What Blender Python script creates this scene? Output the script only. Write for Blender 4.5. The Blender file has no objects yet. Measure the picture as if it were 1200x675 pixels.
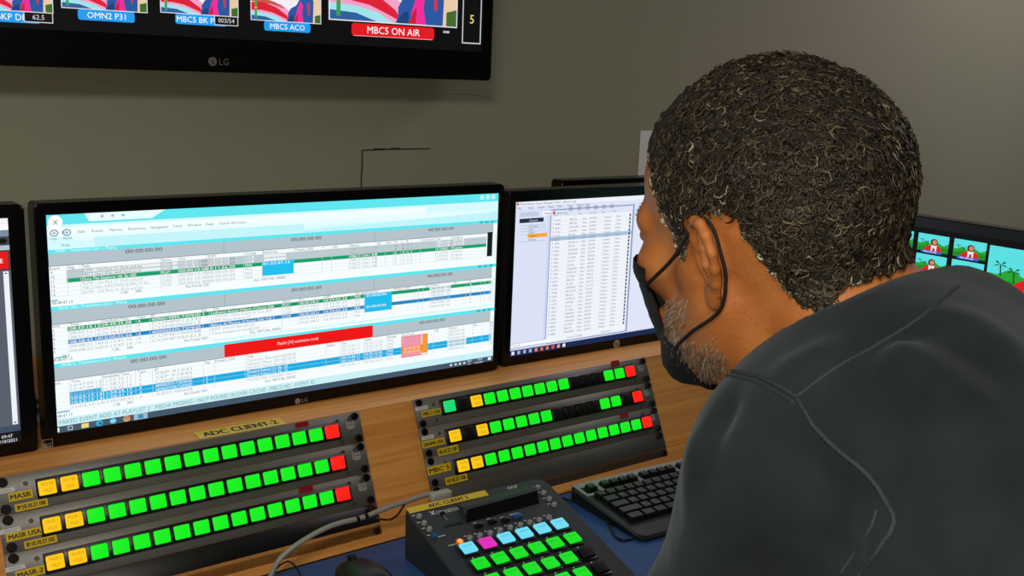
import bpy, bmesh, math, random
import numpy as np
from mathutils import Vector, Matrix

random.seed(7); np.random.seed(7)
sc = bpy.context.scene
COL = sc.collection

# ------------------------------------------------------------------ camera (cv -> world rows: right, into the wall, up)
F_PX, CAM_H = 1215.0, 1.42
M = np.array([[0.79871424, -0.09353112, 0.59439674],
              [-0.60042611, -0.18839936, 0.77717062],
              [0.03929433, -0.97762856, -0.20663578]])
CAM = np.array([0.0, 0.0, CAM_H])
cd = bpy.data.cameras.new('camera'); cam = bpy.data.objects.new('camera', cd); COL.objects.link(cam)
cd.sensor_fit = 'HORIZONTAL'; cd.sensor_width = 36.0; cd.lens = 36.0 * F_PX / 1200.0
cd.clip_start = 0.02; cd.clip_end = 50
R3 = np.stack([M[:, 0], -M[:, 1], -M[:, 2]], 1)
U_, _, Vt_ = np.linalg.svd(R3); R3 = U_ @ Vt_
mw = Matrix([list(R3[i]) + [CAM[i]] for i in range(3)] + [[0, 0, 0, 1]])
cam.matrix_world = mw
sc.camera = cam

# ------------------------------------------------------------------ view, world, lights
vs = sc.view_settings
vs.view_transform = 'Standard'; vs.look = 'None'; vs.exposure = 0.0; vs.gamma = 1.0; vs.use_curve_mapping = False
world = bpy.data.worlds.new('world'); sc.world = world; world.use_nodes = True
world.node_tree.nodes['Background'].inputs[0].default_value = (0.5, 0.5, 0.5, 1)
world.node_tree.nodes['Background'].inputs[1].default_value = 0.02

def area(name, loc, target, sx, sy, power, color, shape='RECTANGLE'):
    l = bpy.data.lights.new(name, 'AREA'); l.shape = shape; l.size = sx; l.size_y = sy
    l.energy = power; l.color = color
    o = bpy.data.objects.new(name, l); COL.objects.link(o); o.location = loc
    o.rotation_euler = (Vector(target) - Vector(loc)).to_track_quat('-Z', 'Y').to_euler()
    return o
# the phone's own flash, beside its lens
fl = bpy.data.lights.new('phone_flash', 'POINT'); fl.energy = 12.5; fl.shadow_soft_size = 0.006; fl.color = (1.0, 0.86, 0.68)
flo = bpy.data.objects.new('phone_flash', fl); COL.objects.link(flo)
flo.location = tuple(CAM + M @ np.array([-0.022, -0.006, 0.0]))
area('ceiling_lamp_light', (3.3, 0.9, 2.60), (3.3, 0.9, 0.0), 1.15, 0.55, 14.0, (1.0, 0.885, 0.91))
area('ceiling_lamp_light_left', (-0.75, -0.35, 2.60), (-0.75, -0.35, 0.0), 1.15, 0.55, 28.0, (1.0, 0.95, 0.85))

# ------------------------------------------------------------------ geometry of the view
def ray(u, w): return M @ np.array([(u - 600) / F_PX, (w - 337.5) / F_PX, 1.0])
def onY(u, w, y): r = ray(u, w); return CAM + r * (y / r[1])
def onX(u, w, x): r = ray(u, w); return CAM + r * (x / r[0])
def onZ(u, w, z): r = ray(u, w); return CAM + r * ((z - CAM_H) / r[2])
def pix(P):
    c = M.T @ (np.array(P, float) - CAM); return 600 + F_PX * c[0] / c[2], 337.5 + F_PX * c[1] / c[2]

# ------------------------------------------------------------------ materials
def lin(c):
    if isinstance(c, str):
        c = c.lstrip('#'); c = tuple(int(c[i:i + 2], 16) / 255 for i in (0, 2, 4))
    return tuple((x / 12.92 if x <= 0.04045 else ((x + 0.055) / 1.055) ** 2.4) for x in c)
_mats = {}
def mat(name, color, rough=0.5, metal=0.0, bump=0.0, bscale=200.0, var=0.0, vscale=8.0, spec=0.5, stretch=(1, 1, 1)):
    if name in _mats: return _mats[name]
    m = bpy.data.materials.new(name); m.use_nodes = True; nt = m.node_tree; b = nt.nodes['Principled BSDF']
    c = lin(color)
    b.inputs['Base Color'].default_value = (*c, 1); b.inputs['Roughness'].default_value = rough
    b.inputs['Metallic'].default_value = metal; b.inputs['Specular IOR Level'].default_value = spec
    if var or bump:
        tc = nt.nodes.new('ShaderNodeTexCoord'); mp = nt.nodes.new('ShaderNodeMapping'); mp.inputs['Scale'].default_value = stretch
        nt.links.new(tc.outputs['Object'], mp.inputs[0])
    if var:
        n = nt.nodes.new('ShaderNodeTexNoise'); n.inputs['Scale'].default_value = vscale; n.inputs['Detail'].default_value = 5
        nt.links.new(mp.outputs[0], n.inputs[0])
        mx = nt.nodes.new('ShaderNodeMix'); mx.data_type = 'RGBA'
        mx.inputs[6].default_value = (*[x * (1 - var) for x in c], 1); mx.inputs[7].default_value = (*[min(1, x * (1 + var)) for x in c], 1)
        nt.links.new(n.outputs['Fac'], mx.inputs[0]); nt.links.new(mx.outputs[2], b.inputs['Base Color'])
    if bump:
        n2 = nt.nodes.new('ShaderNodeTexNoise'); n2.inputs['Scale'].default_value = bscale; n2.inputs['Detail'].default_value = 3
        nt.links.new(mp.outputs[0], n2.inputs[0])
        bp = nt.nodes.new('ShaderNodeBump'); bp.inputs['Strength'].default_value = bump; bp.inputs['Distance'].default_value = 0.002
        nt.links.new(n2.outputs['Fac'], bp.inputs['Height']); nt.links.new(bp.outputs[0], b.inputs['Normal'])
    _mats[name] = m; return m
def emis(color, strength=1.0):
    key = 'lit_%s_%g' % (color, strength)
    if key in _mats: return _mats[key]
    m = bpy.data.materials.new(key); m.use_nodes = True; b = m.node_tree.nodes['Principled BSDF']
    b.inputs['Base Color'].default_value = (0.01, 0.01, 0.01, 1); b.inputs['Roughness'].default_value = 0.5
    b.inputs['Specular IOR Level'].default_value = 0.2
    b.inputs['Emission Color'].default_value = (*lin(color), 1); b.inputs['Emission Strength'].default_value = strength
    _mats[key] = m; return m
def wood():
    if 'wood' in _mats: return _mats['wood']
    m = bpy.data.materials.new('oak_veneer'); m.use_nodes = True; nt = m.node_tree; b = nt.nodes['Principled BSDF']
    tc = nt.nodes.new('ShaderNodeTexCoord'); mp = nt.nodes.new('ShaderNodeMapping'); mp.inputs['Scale'].default_value = (1.2, 30, 30)
    n = nt.nodes.new('ShaderNodeTexNoise'); n.inputs['Scale'].default_value = 3.0; n.inputs['Detail'].default_value = 8; n.inputs['Distortion'].default_value = 0.6
    nt.links.new(tc.outputs['Object'], mp.inputs[0]); nt.links.new(mp.outputs[0], n.inputs[0])
    cr = nt.nodes.new('ShaderNodeValToRGB'); e = cr.color_ramp.elements
    e[0].position = 0.3; e[0].color = (*lin('#bf7c3a'), 1); e[1].position = 0.72; e[1].color = (*lin('#dd9e54'), 1)
    nt.links.new(n.outputs['Fac'], cr.inputs[0]); nt.links.new(cr.outputs[0], b.inputs['Base Color'])
    b.inputs['Roughness'].default_value = 0.5; b.inputs['Specular IOR Level'].default_value = 0.3
    _mats['wood'] = m; return m

# ------------------------------------------------------------------ objects
def tag(o, label=None, cat=None, group=None, kind=None):
    if label: o['label'] = label
    if cat: o['category'] = cat
    if group: o['group'] = group
    if kind: o['kind'] = kind
    return o
def empty(name, loc, label=None, cat=None, group=None, rot=(0, 0, 0)):
    o = bpy.data.objects.new(name, None); COL.objects.link(o); o.location = loc; o.rotation_euler = rot
    o.empty_display_size = 0.05
    return tag(o, label, cat, group)

class MB:
    """collects geometry for ONE mesh object, in the frame it is given"""
    def __init__(s): s.v = []; s.f = []; s.mi = []; s.mats = []; s.sm = []
    def mid(s, m):
        if m not in s.mats: s.mats.append(m)
        return s.mats.index(m)
    def add(s, vs_, fs, m, smooth=False):
        b = len(s.v); s.v += [tuple(map(float, p)) for p in vs_]; k = s.mid(m)
        for f in fs: s.f.append([b + i for i in f]); s.mi.append(k); s.sm.append(smooth)
    def box(s, c, d, m, bev=0.0, rot=None, seg=2):
        bm = bmesh.new(); bmesh.ops.create_cube(bm, size=1)
        for v in bm.verts: v.co = Vector((v.co.x * d[0], v.co.y * d[1], v.co.z * d[2]))
        if bev > 0: bmesh.ops.bevel(bm, geom=bm.edges[:], offset=min(bev, min(d) * 0.49), segments=seg, profile=0.5, affect='EDGES')
        if rot is not None: bmesh.ops.rotate(bm, verts=bm.verts, matrix=rot)
        bmesh.ops.translate(bm, verts=bm.verts, vec=Vector(c)); s.bm(bm, m, bev > 0)
    def bm(s, bm, m, smooth=False):
        bm.verts.index_update()
        s.add([v.co[:] for v in bm.verts], [[v.index for v in f.verts] for f in bm.faces], m, smooth); bm.free()
    def cyl(s, a, b, r, m, r2=None, n=20, smooth=True, caps=True):
        a = np.array(a, float); b = np.array(b, float); r2 = r if r2 is None else r2
        d = (b - a) / np.linalg.norm(b - a); t = np.array([1, 0, 0]) if abs(d[0]) < 0.9 else np.array([0, 1, 0])
        e1 = np.cross(d, t); e1 /= np.linalg.norm(e1); e2 = np.cross(d, e1)
        an = [2 * math.pi * i / n for i in range(n)]
        vs_ = [a + r * (math.cos(t_) * e1 + math.sin(t_) * e2) for t_ in an] + [b + r2 * (math.cos(t_) * e1 + math.sin(t_) * e2) for t_ in an]
        s.add(vs_, [[i, (i + 1) % n, n + (i + 1) % n, n + i] for i in range(n)], m, smooth)
        if caps: s.add(vs_, [list(range(n))[::-1], list(range(n, 2 * n))], m, False)
    def tube(s, pts, r, m, n=10, sub=6):
        P = [np.array(p, float) for p in pts]; Q = []
        for i in range(len(P) - 1):
            p0 = P[max(i - 1, 0)]; p1 = P[i]; p2 = P[i + 1]; p3 = P[min(i + 2, len(P) - 1)]
            for k in range(sub):
                t = k / sub
                Q.append(0.5 * ((2 * p1) + (-p0 + p2) * t + (2 * p0 - 5 * p1 + 4 * p2 - p3) * t * t + (-p0 + 3 * p1 - 3 * p2 + p3) * t ** 3))
        Q.append(P[-1]); vs_ = []; e = None
        R = r if isinstance(r, (list, tuple)) else [r] * 2
        for i, q in enumerate(Q):
            d = Q[min(i + 1, len(Q) - 1)] - Q[max(i - 1, 0)]; d = d / (np.linalg.norm(d) + 1e-12)
            if e is None: e = np.cross(d, [0.13, 0.2, 0.97])
            e = e - d * (e @ d); e = e / (np.linalg.norm(e) + 1e-12); g = np.cross(d, e)
            rr = R[0] + (R[1] - R[0]) * i / (len(Q) - 1)
            vs_ += [q + rr * (math.cos(2 * math.pi * k / n) * e + math.sin(2 * math.pi * k / n) * g) for k in range(n)]
        fs = [[i * n + k, i * n + (k + 1) % n, (i + 1) * n + (k + 1) % n, (i + 1) * n + k] for i in range(len(Q) - 1) for k in range(n)]
        fs += [list(range(n))[::-1], [(len(Q) - 1) * n + k for k in range(n)]]
        s.add(vs_, fs, m, True)
    def build(s, name, parent=None, loc=None, fn=None):
        me = bpy.data.meshes.new(name)
        V = s.v if fn is None else [fn(p) for p in s.v]
        me.from_pydata([tuple(p) for p in V], [], s.f)
        for m in s.mats: me.materials.append(m)
        me.polygons.foreach_set('material_index', s.mi); me.polygons.foreach_set('use_smooth', s.sm); me.update()
        o = bpy.data.objects.new(name, me); COL.objects.link(o)
        if parent is not None: o.parent = parent
        if loc is not None: o.location = loc
        return o

# flat text as geometry
_txt = {}
def text_geo(body, bold=False):
    if (body, bold) in _txt: return _txt[(body, bold)]
    cu = bpy.data.curves.new('glyphs', 'FONT'); cu.body = body; cu.size = 1.0; cu.resolution_u = 2

    o = bpy.data.objects.new('glyphs', cu); COL.objects.link(o)
    dg = bpy.context.evaluated_depsgraph_get(); me = o.evaluated_get(dg).to_mesh()
    V = np.array([v.co[:2] for v in me.vertices]) if len(me.vertices) else np.zeros((0, 2))
    Fs = [list(p.vertices) for p in me.polygons]
    o.evaluated_get(dg).to_mesh_clear(); bpy.data.objects.remove(o); bpy.data.curves.remove(cu)
    _txt[(body, bold)] = (V, Fs); return V, Fs
class Flat(MB):
    """drawing surface: u right, v DOWN, layer = tiny height; mapped by P(u,v,layer)"""
    def __init__(s, step=0.00012): MB.__init__(s); s.step = step
    def rect(s, u0, v0, u1, v1, c, l=1):
        m = c if not isinstance(c, str) else emis(c)
        s.add([(u0, v0, l * s.step), (u1, v0, l * s.step), (u1, v1, l * s.step), (u0, v1, l * s.step)], [[3, 2, 1, 0]], m)
    def poly(s, pts, c, l=1):
        m = c if not isinstance(c, str) else emis(c)
        a = sum(pts[i][0] * pts[(i + 1) % len(pts)][1] - pts[(i + 1) % len(pts)][0] * pts[i][1] for i in range(len(pts)))
        idx = list(range(len(pts)))
        if a > 0: idx = idx[::-1]
        s.add([(p[0], p[1], l * s.step) for p in pts], [idx], m)
    def ell(s, cu_, cv_, ru, rv, c, l=1, n=20):
        s.poly([(cu_ + ru * math.cos(2 * math.pi * k / n), cv_ + rv * math.sin(2 * math.pi * k / n)) for k in range(n)], c, l)
    def rrect(s, u0, v0, u1, v1, r, c, l=1):
        pts = []
        for cx, cy, a0 in ((u1 - r, v0 + r, -90), (u1 - r, v1 - r, 0), (u0 + r, v1 - r, 90), (u0 + r, v0 + r, 180)):
            for k in range(5):
                a = math.radians(a0 + 22.5 * k); pts.append((cx + r * math.cos(a), cy + r * math.sin(a)))
        s.poly(pts, c, l)
    def text(s, body, u, v, h, c, l=2, w=None, align='L', wscale=1.0, bold=False):
        """v = baseline, h = cap height, w = forced width"""
        m = c if not isinstance(c, str) else emis(c)
        if bold:
            for d_ in (-0.05, 0.05): s.text(body, u + h * d_, v, h, c, l + 0.3 + d_, w, align, wscale)
            return
        V, Fs = text_geo(body, False)
        if not len(V): return
        k = h / 0.69; x0 = V[:, 0].min(); W = (V[:, 0].max() - x0)
        kx = (w / W) if w else k * wscale
        off = 0 if align == 'L' else (-W * kx if align == 'R' else -W * kx / 2)
        s.add([(u + off + (p[0] - x0) * kx, v - p[1] * k, l * s.step) for p in V], [f[::-1] for f in Fs], m)
    def frame(s, u0, v0, u1, v1, t, c, l=2):
        s.rect(u0, v0, u1, v0 + t, c, l); s.rect(u0, v1 - t, u1, v1, c, l); s.rect(u0, v0 + t, u0 + t, v1 - t, c, l); s.rect(u1 - t, v0 + t, u1, v1 - t, c, l)

# ------------------------------------------------------------------ room
def wall_mat():
    m = bpy.data.materials.new('painted_wall'); m.use_nodes = True; nt = m.node_tree; b = nt.nodes['Principled BSDF']
    tc = nt.nodes.new('ShaderNodeTexCoord'); n = nt.nodes.new('ShaderNodeTexNoise'); n.inputs['Scale'].default_value = 1.4; n.inputs['Detail'].default_value = 3
    nt.links.new(tc.outputs['Object'], n.inputs[0]); cr = nt.nodes.new('ShaderNodeValToRGB'); e = cr.color_ramp.elements
    e[0].color = (*lin('#9a9e8a'), 1); e[1].color = (*lin('#a3a492'), 1); nt.links.new(n.outputs['Fac'], cr.inputs[0]); nt.links.new(cr.outputs[0], b.inputs['Base Color'])
    b.inputs['Roughness'].default_value = 0.85
    n2 = nt.nodes.new('ShaderNodeTexNoise'); n2.inputs['Scale'].default_value = 260; nt.links.new(tc.outputs['Object'], n2.inputs[0])
    bp = nt.nodes.new('ShaderNodeBump'); bp.inputs['Strength'].default_value = 0.25; bp.inputs['Distance'].default_value = 0.001
    nt.links.new(n2.outputs['Fac'], bp.inputs['Height']); nt.links.new(bp.outputs[0], b.inputs['Normal'])
    return m
WALL = wall_mat()
XL, XR, YW, YB, ZC = -1.9, 4.6, 1.78, -2.6, 2.7
def slab(name, c, d, m, kind='structure'):
    b = MB(); b.box((0, 0, 0), d, m); o = b.build(name, None, c); tag(o, kind=kind); return o
slab('wall_back', ((XL + XR) / 2, YW + 0.05, ZC / 2), (XR - XL, 0.1, ZC), WALL)
slab('wall_front', ((XL + XR) / 2, YB - 0.05, ZC / 2), (XR - XL, 0.1, ZC), WALL)
slab('wall_left', (XL - 0.05, (YW + YB) / 2, ZC / 2), (0.1, YW - YB, ZC), WALL)
slab('wall_right', (XR + 0.05, (YW + YB) / 2, ZC / 2), (0.1, YW - YB, ZC), WALL)
slab('floor', ((XL + XR) / 2, (YW + YB) / 2, -0.05), (XR - XL, YW - YB, 0.1), mat('carpet', '#3c3e42', 0.95, bump=0.6, bscale=400, var=0.2))
slab('ceiling', ((XL + XR) / 2, (YW + YB) / 2, ZC + 0.05), (XR - XL, YW - YB, 0.1), mat('ceiling_tile', '#b9b7b0', 0.9))
for cx, cy, lb in ((3.3, 0.9, 'recessed ceiling light panel above the right side of the room'), (-0.75, -0.35, 'recessed ceiling light panel above the left end of the console')):
    t = empty('ceiling_light', (cx, cy, ZC - 0.03), lb, 'ceiling light')
    b = MB()
    for dx, dy, sx, sy in ((-0.6, 0, 0.03, 0.63), (0.6, 0, 0.03, 0.63), (0, -0.3, 1.2, 0.03), (0, 0.3, 1.2, 0.03)): b.box((dx, dy, 0.008), (sx, sy, 0.04), mat('lamp_frame', '#d8d8d8', 0.4))
    b.build('frame', t)
    b = MB(); b.box((0, 0, 0.016), (1.17, 0.57, 0.02), emis('#fff3e4', 0.9), 0.002); b.build('diffuser', t)
# hairline crack and faint cable on the wall
b = MB(); blk = mat('crack_dark', '#15150f', 0.9)
def wallp(u, w, off=0.0): p = onY(u, w, YW - off); return p
pts = [wallp(*q) for q in [(424.3, 176), (440, 175.5), (452, 174.8), (470, 174.6), (487, 174.4), (504, 174)]]
b.tube([p - np.array([0, 0.0005, 0]) for p in pts], 0.0011, blk, 6, 3)
for q0, q1 in (((438, 175), (452, 174.6)), ((457, 174.4), (468, 174.2))):
    b.tube([wallp(*q0, 0.0005), wallp(*q1, 0.0005)], 0.0017, blk, 6, 3)
b.tube([wallp(*q, 0.0005) for q in [(424.3, 176), (424.6, 190), (423.6, 205), (423.4, 224), (423, 245)]], 0.0012, blk, 6, 3)
o = b.build('wall_crack'); tag(o, 'thin dark L-shaped crack in the painted wall above the wide monitor', 'crack')
b = MB(); b.tube([wallp(*q, 0.0006) for q in [(-40, 97), (60, 99), (150, 103), (240, 103), (330, 108), (410, 107), (480, 110), (545, 109), (578, 115)]], 0.0007, mat('pale_thread', '#b8b4a2', 0.7), 6, 5)
o = b.build('thin_cable'); tag(o, 'thin pale cable running along the wall under the television', 'cable')
# paper sheet on the wall
p0 = wallp(751, 153, 0.0); b = MB(); W_, H_ = 0.148, 0.21
b.box((p0[0] + W_ / 2 - 0.001, YW - 0.0006, p0[2] - H_ / 2), (W_, 0.0006, H_), mat('paper', '#f0f3f8', 0.7))
b.box((p0[0] + W_ / 2, YW - 0.0012, p0[2] - 0.012), (0.03, 0.0004, 0.012), mat('clear_tape', '#c9cdd0', 0.2))
tag(b.build('paper_sheet'), 'white paper sheet taped to the wall behind the person\'s forehead', 'paper')
# ------------------------------------------------------------------ screens
BEZ = mat('gloss_black_plastic', '#040406', 0.25, spec=0.3)
BACKP = mat('matte_black_plastic', '#0b0b0c', 0.5)
GLASS = mat('dark_panel', '#040405', 0.18)
class Plane:
    """a frame on a real plane: O origin, eu right, ev down, en towards the viewer (metres)"""
    def __init__(s, O, eu, ev):
        s.O = np.array(O, float); s.eu = np.array(eu, float); s.ev = np.array(ev, float); s.en = np.cross(s.ev, s.eu); s.en = s.en / np.linalg.norm(s.en)
        if s.en @ (CAM - s.O) < 0: s.en = -s.en
    def P(s, p): return s.O + p[0] * s.eu + p[1] * s.ev + p[2] * s.en
    def loc(s, x, y):
        r = ray(x, y); q = CAM + r * (((s.O - CAM) @ s.en) / (r @ s.en)) - s.O; return q @ s.eu, q @ s.ev
    def U(s, x, y): return s.loc(x, y)[0]
    def V(s, x, y): return s.loc(x, y)[1]
def outline_prism(mb, u0, v0, u1, v1, r, n0, n1, m, k=6):
    pts = []
    for cx, cy, a0 in ((u1 - r, v0 + r, -90), (u1 - r, v1 - r, 0), (u0 + r, v1 - r, 90), (u0 + r, v0 + r, 180)):
        for i in range(k + 1):
            a = math.radians(a0 + 90 / k * i); pts.append((cx + r * math.cos(a), cy + r * math.sin(a)))
    n = len(pts)
    mb.add([(p[0], p[1], n0) for p in pts] + [(p[0], p[1], n1) for p in pts],
           [[i, (i + 1) % n, n + (i + 1) % n, n + i] for i in range(n)] + [list(range(n, 2 * n)), list(range(n))[::-1]], m)
def bezel_ring(mb, W, H, l, t, r, b_, rad, depth, m, lip=0.002):
    """frame around the screen: outer rounded rectangle with a rectangular opening"""
    o = []; K = 6
    for cx, cy, a0, cu_, cv_ in ((W + r - rad, -t + rad, -90, W, 0), (W + r - rad, H + b_ - rad, 0, W, H), (-l + rad, H + b_ - rad, 90, 0, H), (-l + rad, -t + rad, 180, 0, 0)):
        for i in range(K + 1):
            a = math.radians(a0 + 90 / K * i); o.append(((cx + rad * math.cos(a), cy + rad * math.sin(a)), (cu_, cv_)))
    n = len(o); c = 0.0015
    def ins(p):
        cx, cy = W / 2, H / 2
        return (p[0] - math.copysign(c, p[0] - cx), p[1] - math.copysign(c, p[1] - cy))
    rings = [[(p[0][0], p[0][1], -depth) for p in o], [(p[0][0], p[0][1], lip - c) for p in o], [(*ins(p[0]), lip) for p in o],
             [(p[1][0], p[1][1], lip) for p in o], [(p[1][0], p[1][1], -0.001) for p in o]]
    vs_ = sum(rings, [])
    fs = [[k * n + i, k * n + (i + 1) % n, (k + 1) * n + (i + 1) % n, (k + 1) * n + i] for k in range(4) for i in range(n)]
    fs.append(list(range(n))[::-1]); mb.add(vs_, fs, m)
def monitor(label, O, eu, W, H, bez, rad, base_z, name='computer_monitor', depth=0.03, stand=True, standm=None, cat='monitor', group=None, standu=0.5):
    pl = Plane(O, eu, (0, 0, -1))
    base = pl.P((W * standu, 0, -0.12)); base[2] = base_z
    t = empty(name, base, label, cat, group)
    fn = lambda p: tuple(pl.P(p) - base)
    mb = MB(); bezel_ring(mb, W, H, *bez, rad, depth, BEZ); mb.build('bezel', t, fn=fn)
    mb = MB(); outline_prism(mb, W * 0.12, H * 0.12, W * 0.88, H * 0.85, 0.03, -depth - 0.022, -depth + 0.002, BACKP); mb.build('back_housing', t, fn=fn)
    if stand:
        sm_ = standm or BACKP
        mb = MB(); zb = pl.O[2] - base_z  # v of the base
        vb = zb
        mb.box((W * standu, (H * 0.6 + vb) / 2, -0.075), (0.06, vb - H * 0.6, 0.03), sm_, 0.008); mb.build('stand_neck', t, fn=fn)
        mb = MB(); outline_prism(mb, W * standu - 0.13, -0.0, W * standu + 0.13, 0.0, 0, 0, 0, sm_) if False else None
        s_ = 28; a = [2 * math.pi * i / s_ for i in range(s_)]
        ring = [(W * standu + 0.125 * math.cos(x), -0.1 + 0.07 * math.sin(x)) for x in a]
        vsx = [(p[0], vb - 0.001, p[1]) for p in ring] + [(p[0], vb - 0.010, p[1]) for p in ring]
        mb.add(vsx, [[i, (i + 1) % s_, s_ + (i + 1) % s_, s_ + i] for i in range(s_)] + [list(range(s_)), list(range(s_, 2 * s_))], sm_)
        mb.build('stand_base', t, fn=fn)
    return t, pl, fn
SHELF_Z = 0.927

# ---- the wide monitor with the playlists
LGW, LGH, LY = 0.682, 0.279, 1.335
O = onY(53.5, 254, LY); O[2] = 1.2243
lg, pl, fn = monitor('wide black monitor with cyan and white playlist tables and a red alert bar', O, (1, 0, 0), LGW, LGH,
                     (0.0135, 0.0145, 0.0105, 0.0175), 0.006, SHELF_Z, group=None)
U, V = pl.U, pl.V
f = Flat(); W, H = LGW, LGH
yv = lambda y: V(57, y)                       # height of a row from where it meets the left edge
CY, CYD, GR, WH, PALE = '#5fe6f0', '#26cfe0', '#b4c3cb', '#f7fdff', '#d6fbff'
f.rect(0, 0, W, H, WH, 0)
f.rect(0, 0, W, yv(297.5), PALE, 1)
f.rect(0, 0, W, 0.013, CY, 2)
f.poly([(0.045, 0), (0.146, 0), (0.128, 0.0105), (0.05, 0.0105)], '#e9feff', 3)
f.rect(0.002, 0.016, 0.80 * W, 0.027, '#f2feff', 2)
f.rect(0.03, 0.026, W * 0.985, yv(284), '#e6fcff', 2)
f.poly([(0.30 * W, yv(293)), (W, yv(280)), (W, yv(294)), (0.30 * W, yv(294))], '#bff6fb', 3)
f.rect(0.055, yv(281), 0.5 * W, yv(293), '#c3f5fa', 3)
f.ell(0.0105, 0.0095, 0.0085, 0.0085, '#ffffff', 4); f.text('X', 0.0075, 0.0125, 0.006, '#3c4a55', 5)
for i in range(3): f.ell(0.066 + 0.013 * i, 0.0048, 0.0022, 0.0018, '#a9bcc4', 4, 10)
for x, y, s in ((72, 262.5, 'File'), (91, 262, 'Edit'), (107, 261, 'Events'), (128, 260, 'Macros'), (150, 258.5, 'Resources'), (176, 257, 'Navigation'), (202, 256, 'Tools'), (219, 255, 'Window'), (241, 253.5, 'Help'), (257, 252, 'Search the menu')):
    u, v = pl.loc(x, y); f.text(s, u, 0.0245, 0.0034, '#55727c', 5, wscale=1.1)
for x, s in ((59.5, 'Help'), (74.5, 'About')):
    u = U(x, 280); f.ell(u + 0.004, yv(273.5), 0.0052, 0.0045, '#93a3ad', 4); f.ell(u + 0.004, yv(273.5), 0.0036, 0.0030, '#dff8fb', 5)
    f.ell(u + 0.004, yv(273.5), 0.0014, 0.0014, '#93a3ad', 6, 10); f.text(s, u - 0.001, yv(281.5), 0.003, '#62727b', 5)
f.text('Help', 0.016, yv(290), 0.0038, '#7d8c95', 5)
for k in range(3): f.rect(W - 0.036 + 0.011 * k, 0.002, W - 0.029 + 0.011 * k, 0.009, '#bdf3f8', 5)
E_ = 0.0002
def section(y_c0, y_g0, y_g1, name, tc):
    f.rect(0, yv(y_c0), W, yv(y_g0), CY, 4); f.text(name, 0.009, yv(y_g0) - 0.0012, 0.0034, '#e9ffff', 5)
    for k in range(3): f.rect(W - 0.036 + 0.011 * k, yv(y_c0) + 0.001, W - 0.029 + 0.011 * k, yv(y_g0) - 0.001, '#2fb7c8', 5)
    f.rect(0, yv(y_g0), W - 0.008, yv(y_g1), GR, 4)
    f.rect(0, yv(y_g1) - 0.0008, W - 0.008, yv(y_g1), '#77858d', 5); f.rect(0, yv(y_g0), 0.0006, yv(y_g1), '#77858d', 5)
    for x in tc: 
        f.text('00:00:00.00', U(x, 300), (yv(y_g0) * 0.62 + yv(y_g1) * 0.38) , 0.0048, '#20262a', 6, w=0.047)
    f.rect(U(262, 300), yv(y_g0), U(262, 300) + 0.0007, yv(y_g1), '#8d9aa2', 5); f.rect(U(438.5, 300), yv(y_g0), U(438.5, 300) + 0.0007, yv(y_g1), '#8d9aa2', 5)
section(293, 297.5, 312.7, 'MASR - Transmission List 1 - Playing', (147, 341, 501))
section(360, 365, 381.5, 'MASR USA - Transmission List 2 - Playing', (148, 341, 501))
section(427.4, 432.4, 448, 'MASR-2 - Transmission List 3 - Stopped', (148, 493))
TX, DIM, HD = 0.0041, '#a9b4ba', '#5b6a73'
def gridlines(cols, v0, v1, y):
    for x in cols: u = U(x, y); f.rect(u - 0.0003, v0, u + 0.0003, v1, '#c3cfd4', 6)
def txt(x, y, v, s, c, w=None, l=8): f.text(s, U(x, y), v - 0.0009, TX * 0.9, c, l, w=w)
# section 1
y1 = [321.5, 326.6, 331.8, 337, 342.3, 347.5]; rows = [yv(y + 1.2) for y in y1]; rh = rows[1] - rows[0]
C1 = [77.7, 93, 187.3, 208.4, 241.8, 285, 307, 343.8, 377.4, 388.4, 408.7, 440.4, 451, 460.5, 469, 475, 481, 492, 510, 528, 570.5]
f.rect(U(77.7, 320), rows[0] - rh, U(570, 275), rows[1], '#bccad1', 5)
f.rect(U(77.7, 320), rows[1], U(570, 275), rows[2], '#12a06a', 5)
f.rect(U(307, 300), rows[1], U(343.8, 300), rows[1] + 4 * rh * 0.92, '#1fc0ee', 7)
gridlines(C1, rows[0] - rh * 2, rows[-1], 300)
for k in range(7): f.rect(0, rows[0] - rh + rh * k, W - 0.01, rows[0] - rh + rh * k + 0.00035, '#c9d6da', 6)
for x, s in ((57, 'Event'), (79, 'Seg'), (95, 'Title'), (188.5, 'Status'), (210, 'Dur'), (243, 'SOM'), (287, 'Storage'), (308, 'Early/Late'), (345.5, 'Protect_LIVE'), (378, '+'), (390, 'GD'), (410, 'Device'), (441.5, 'Sec'), (452.5, 'Dev'), (461.5, 'Ch'), (470, 'C'), (476, 'K'), (493, 'Compound'), (511, 'List'), (529, 'Category')): txt(x, 300, rows[0] - rh, s, HD)
TIT = ['BUMP : Old Pack V1 (Kids and Jun', 'MBC3 Ident Kids (with beck to sc', 'Dora The Explorer (4): Ep 400', 'BUMP : Old Pack V1 (Kids and Jun', 'MBC3 Nibs KRISTMAS ELMAS 10 Sec', 'BUMP : Old Pack V1 (Kids and Jun']
STA = ['DONE', 'DONE', 'PLAY', 'CUED', 'CUED', 'STOP']
DUR = ['00:00:05.00', '00:00:45.00', '00:00:10.08', '00:00:10.00', '00:01:10.00', '00:00:05.00']
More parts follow.
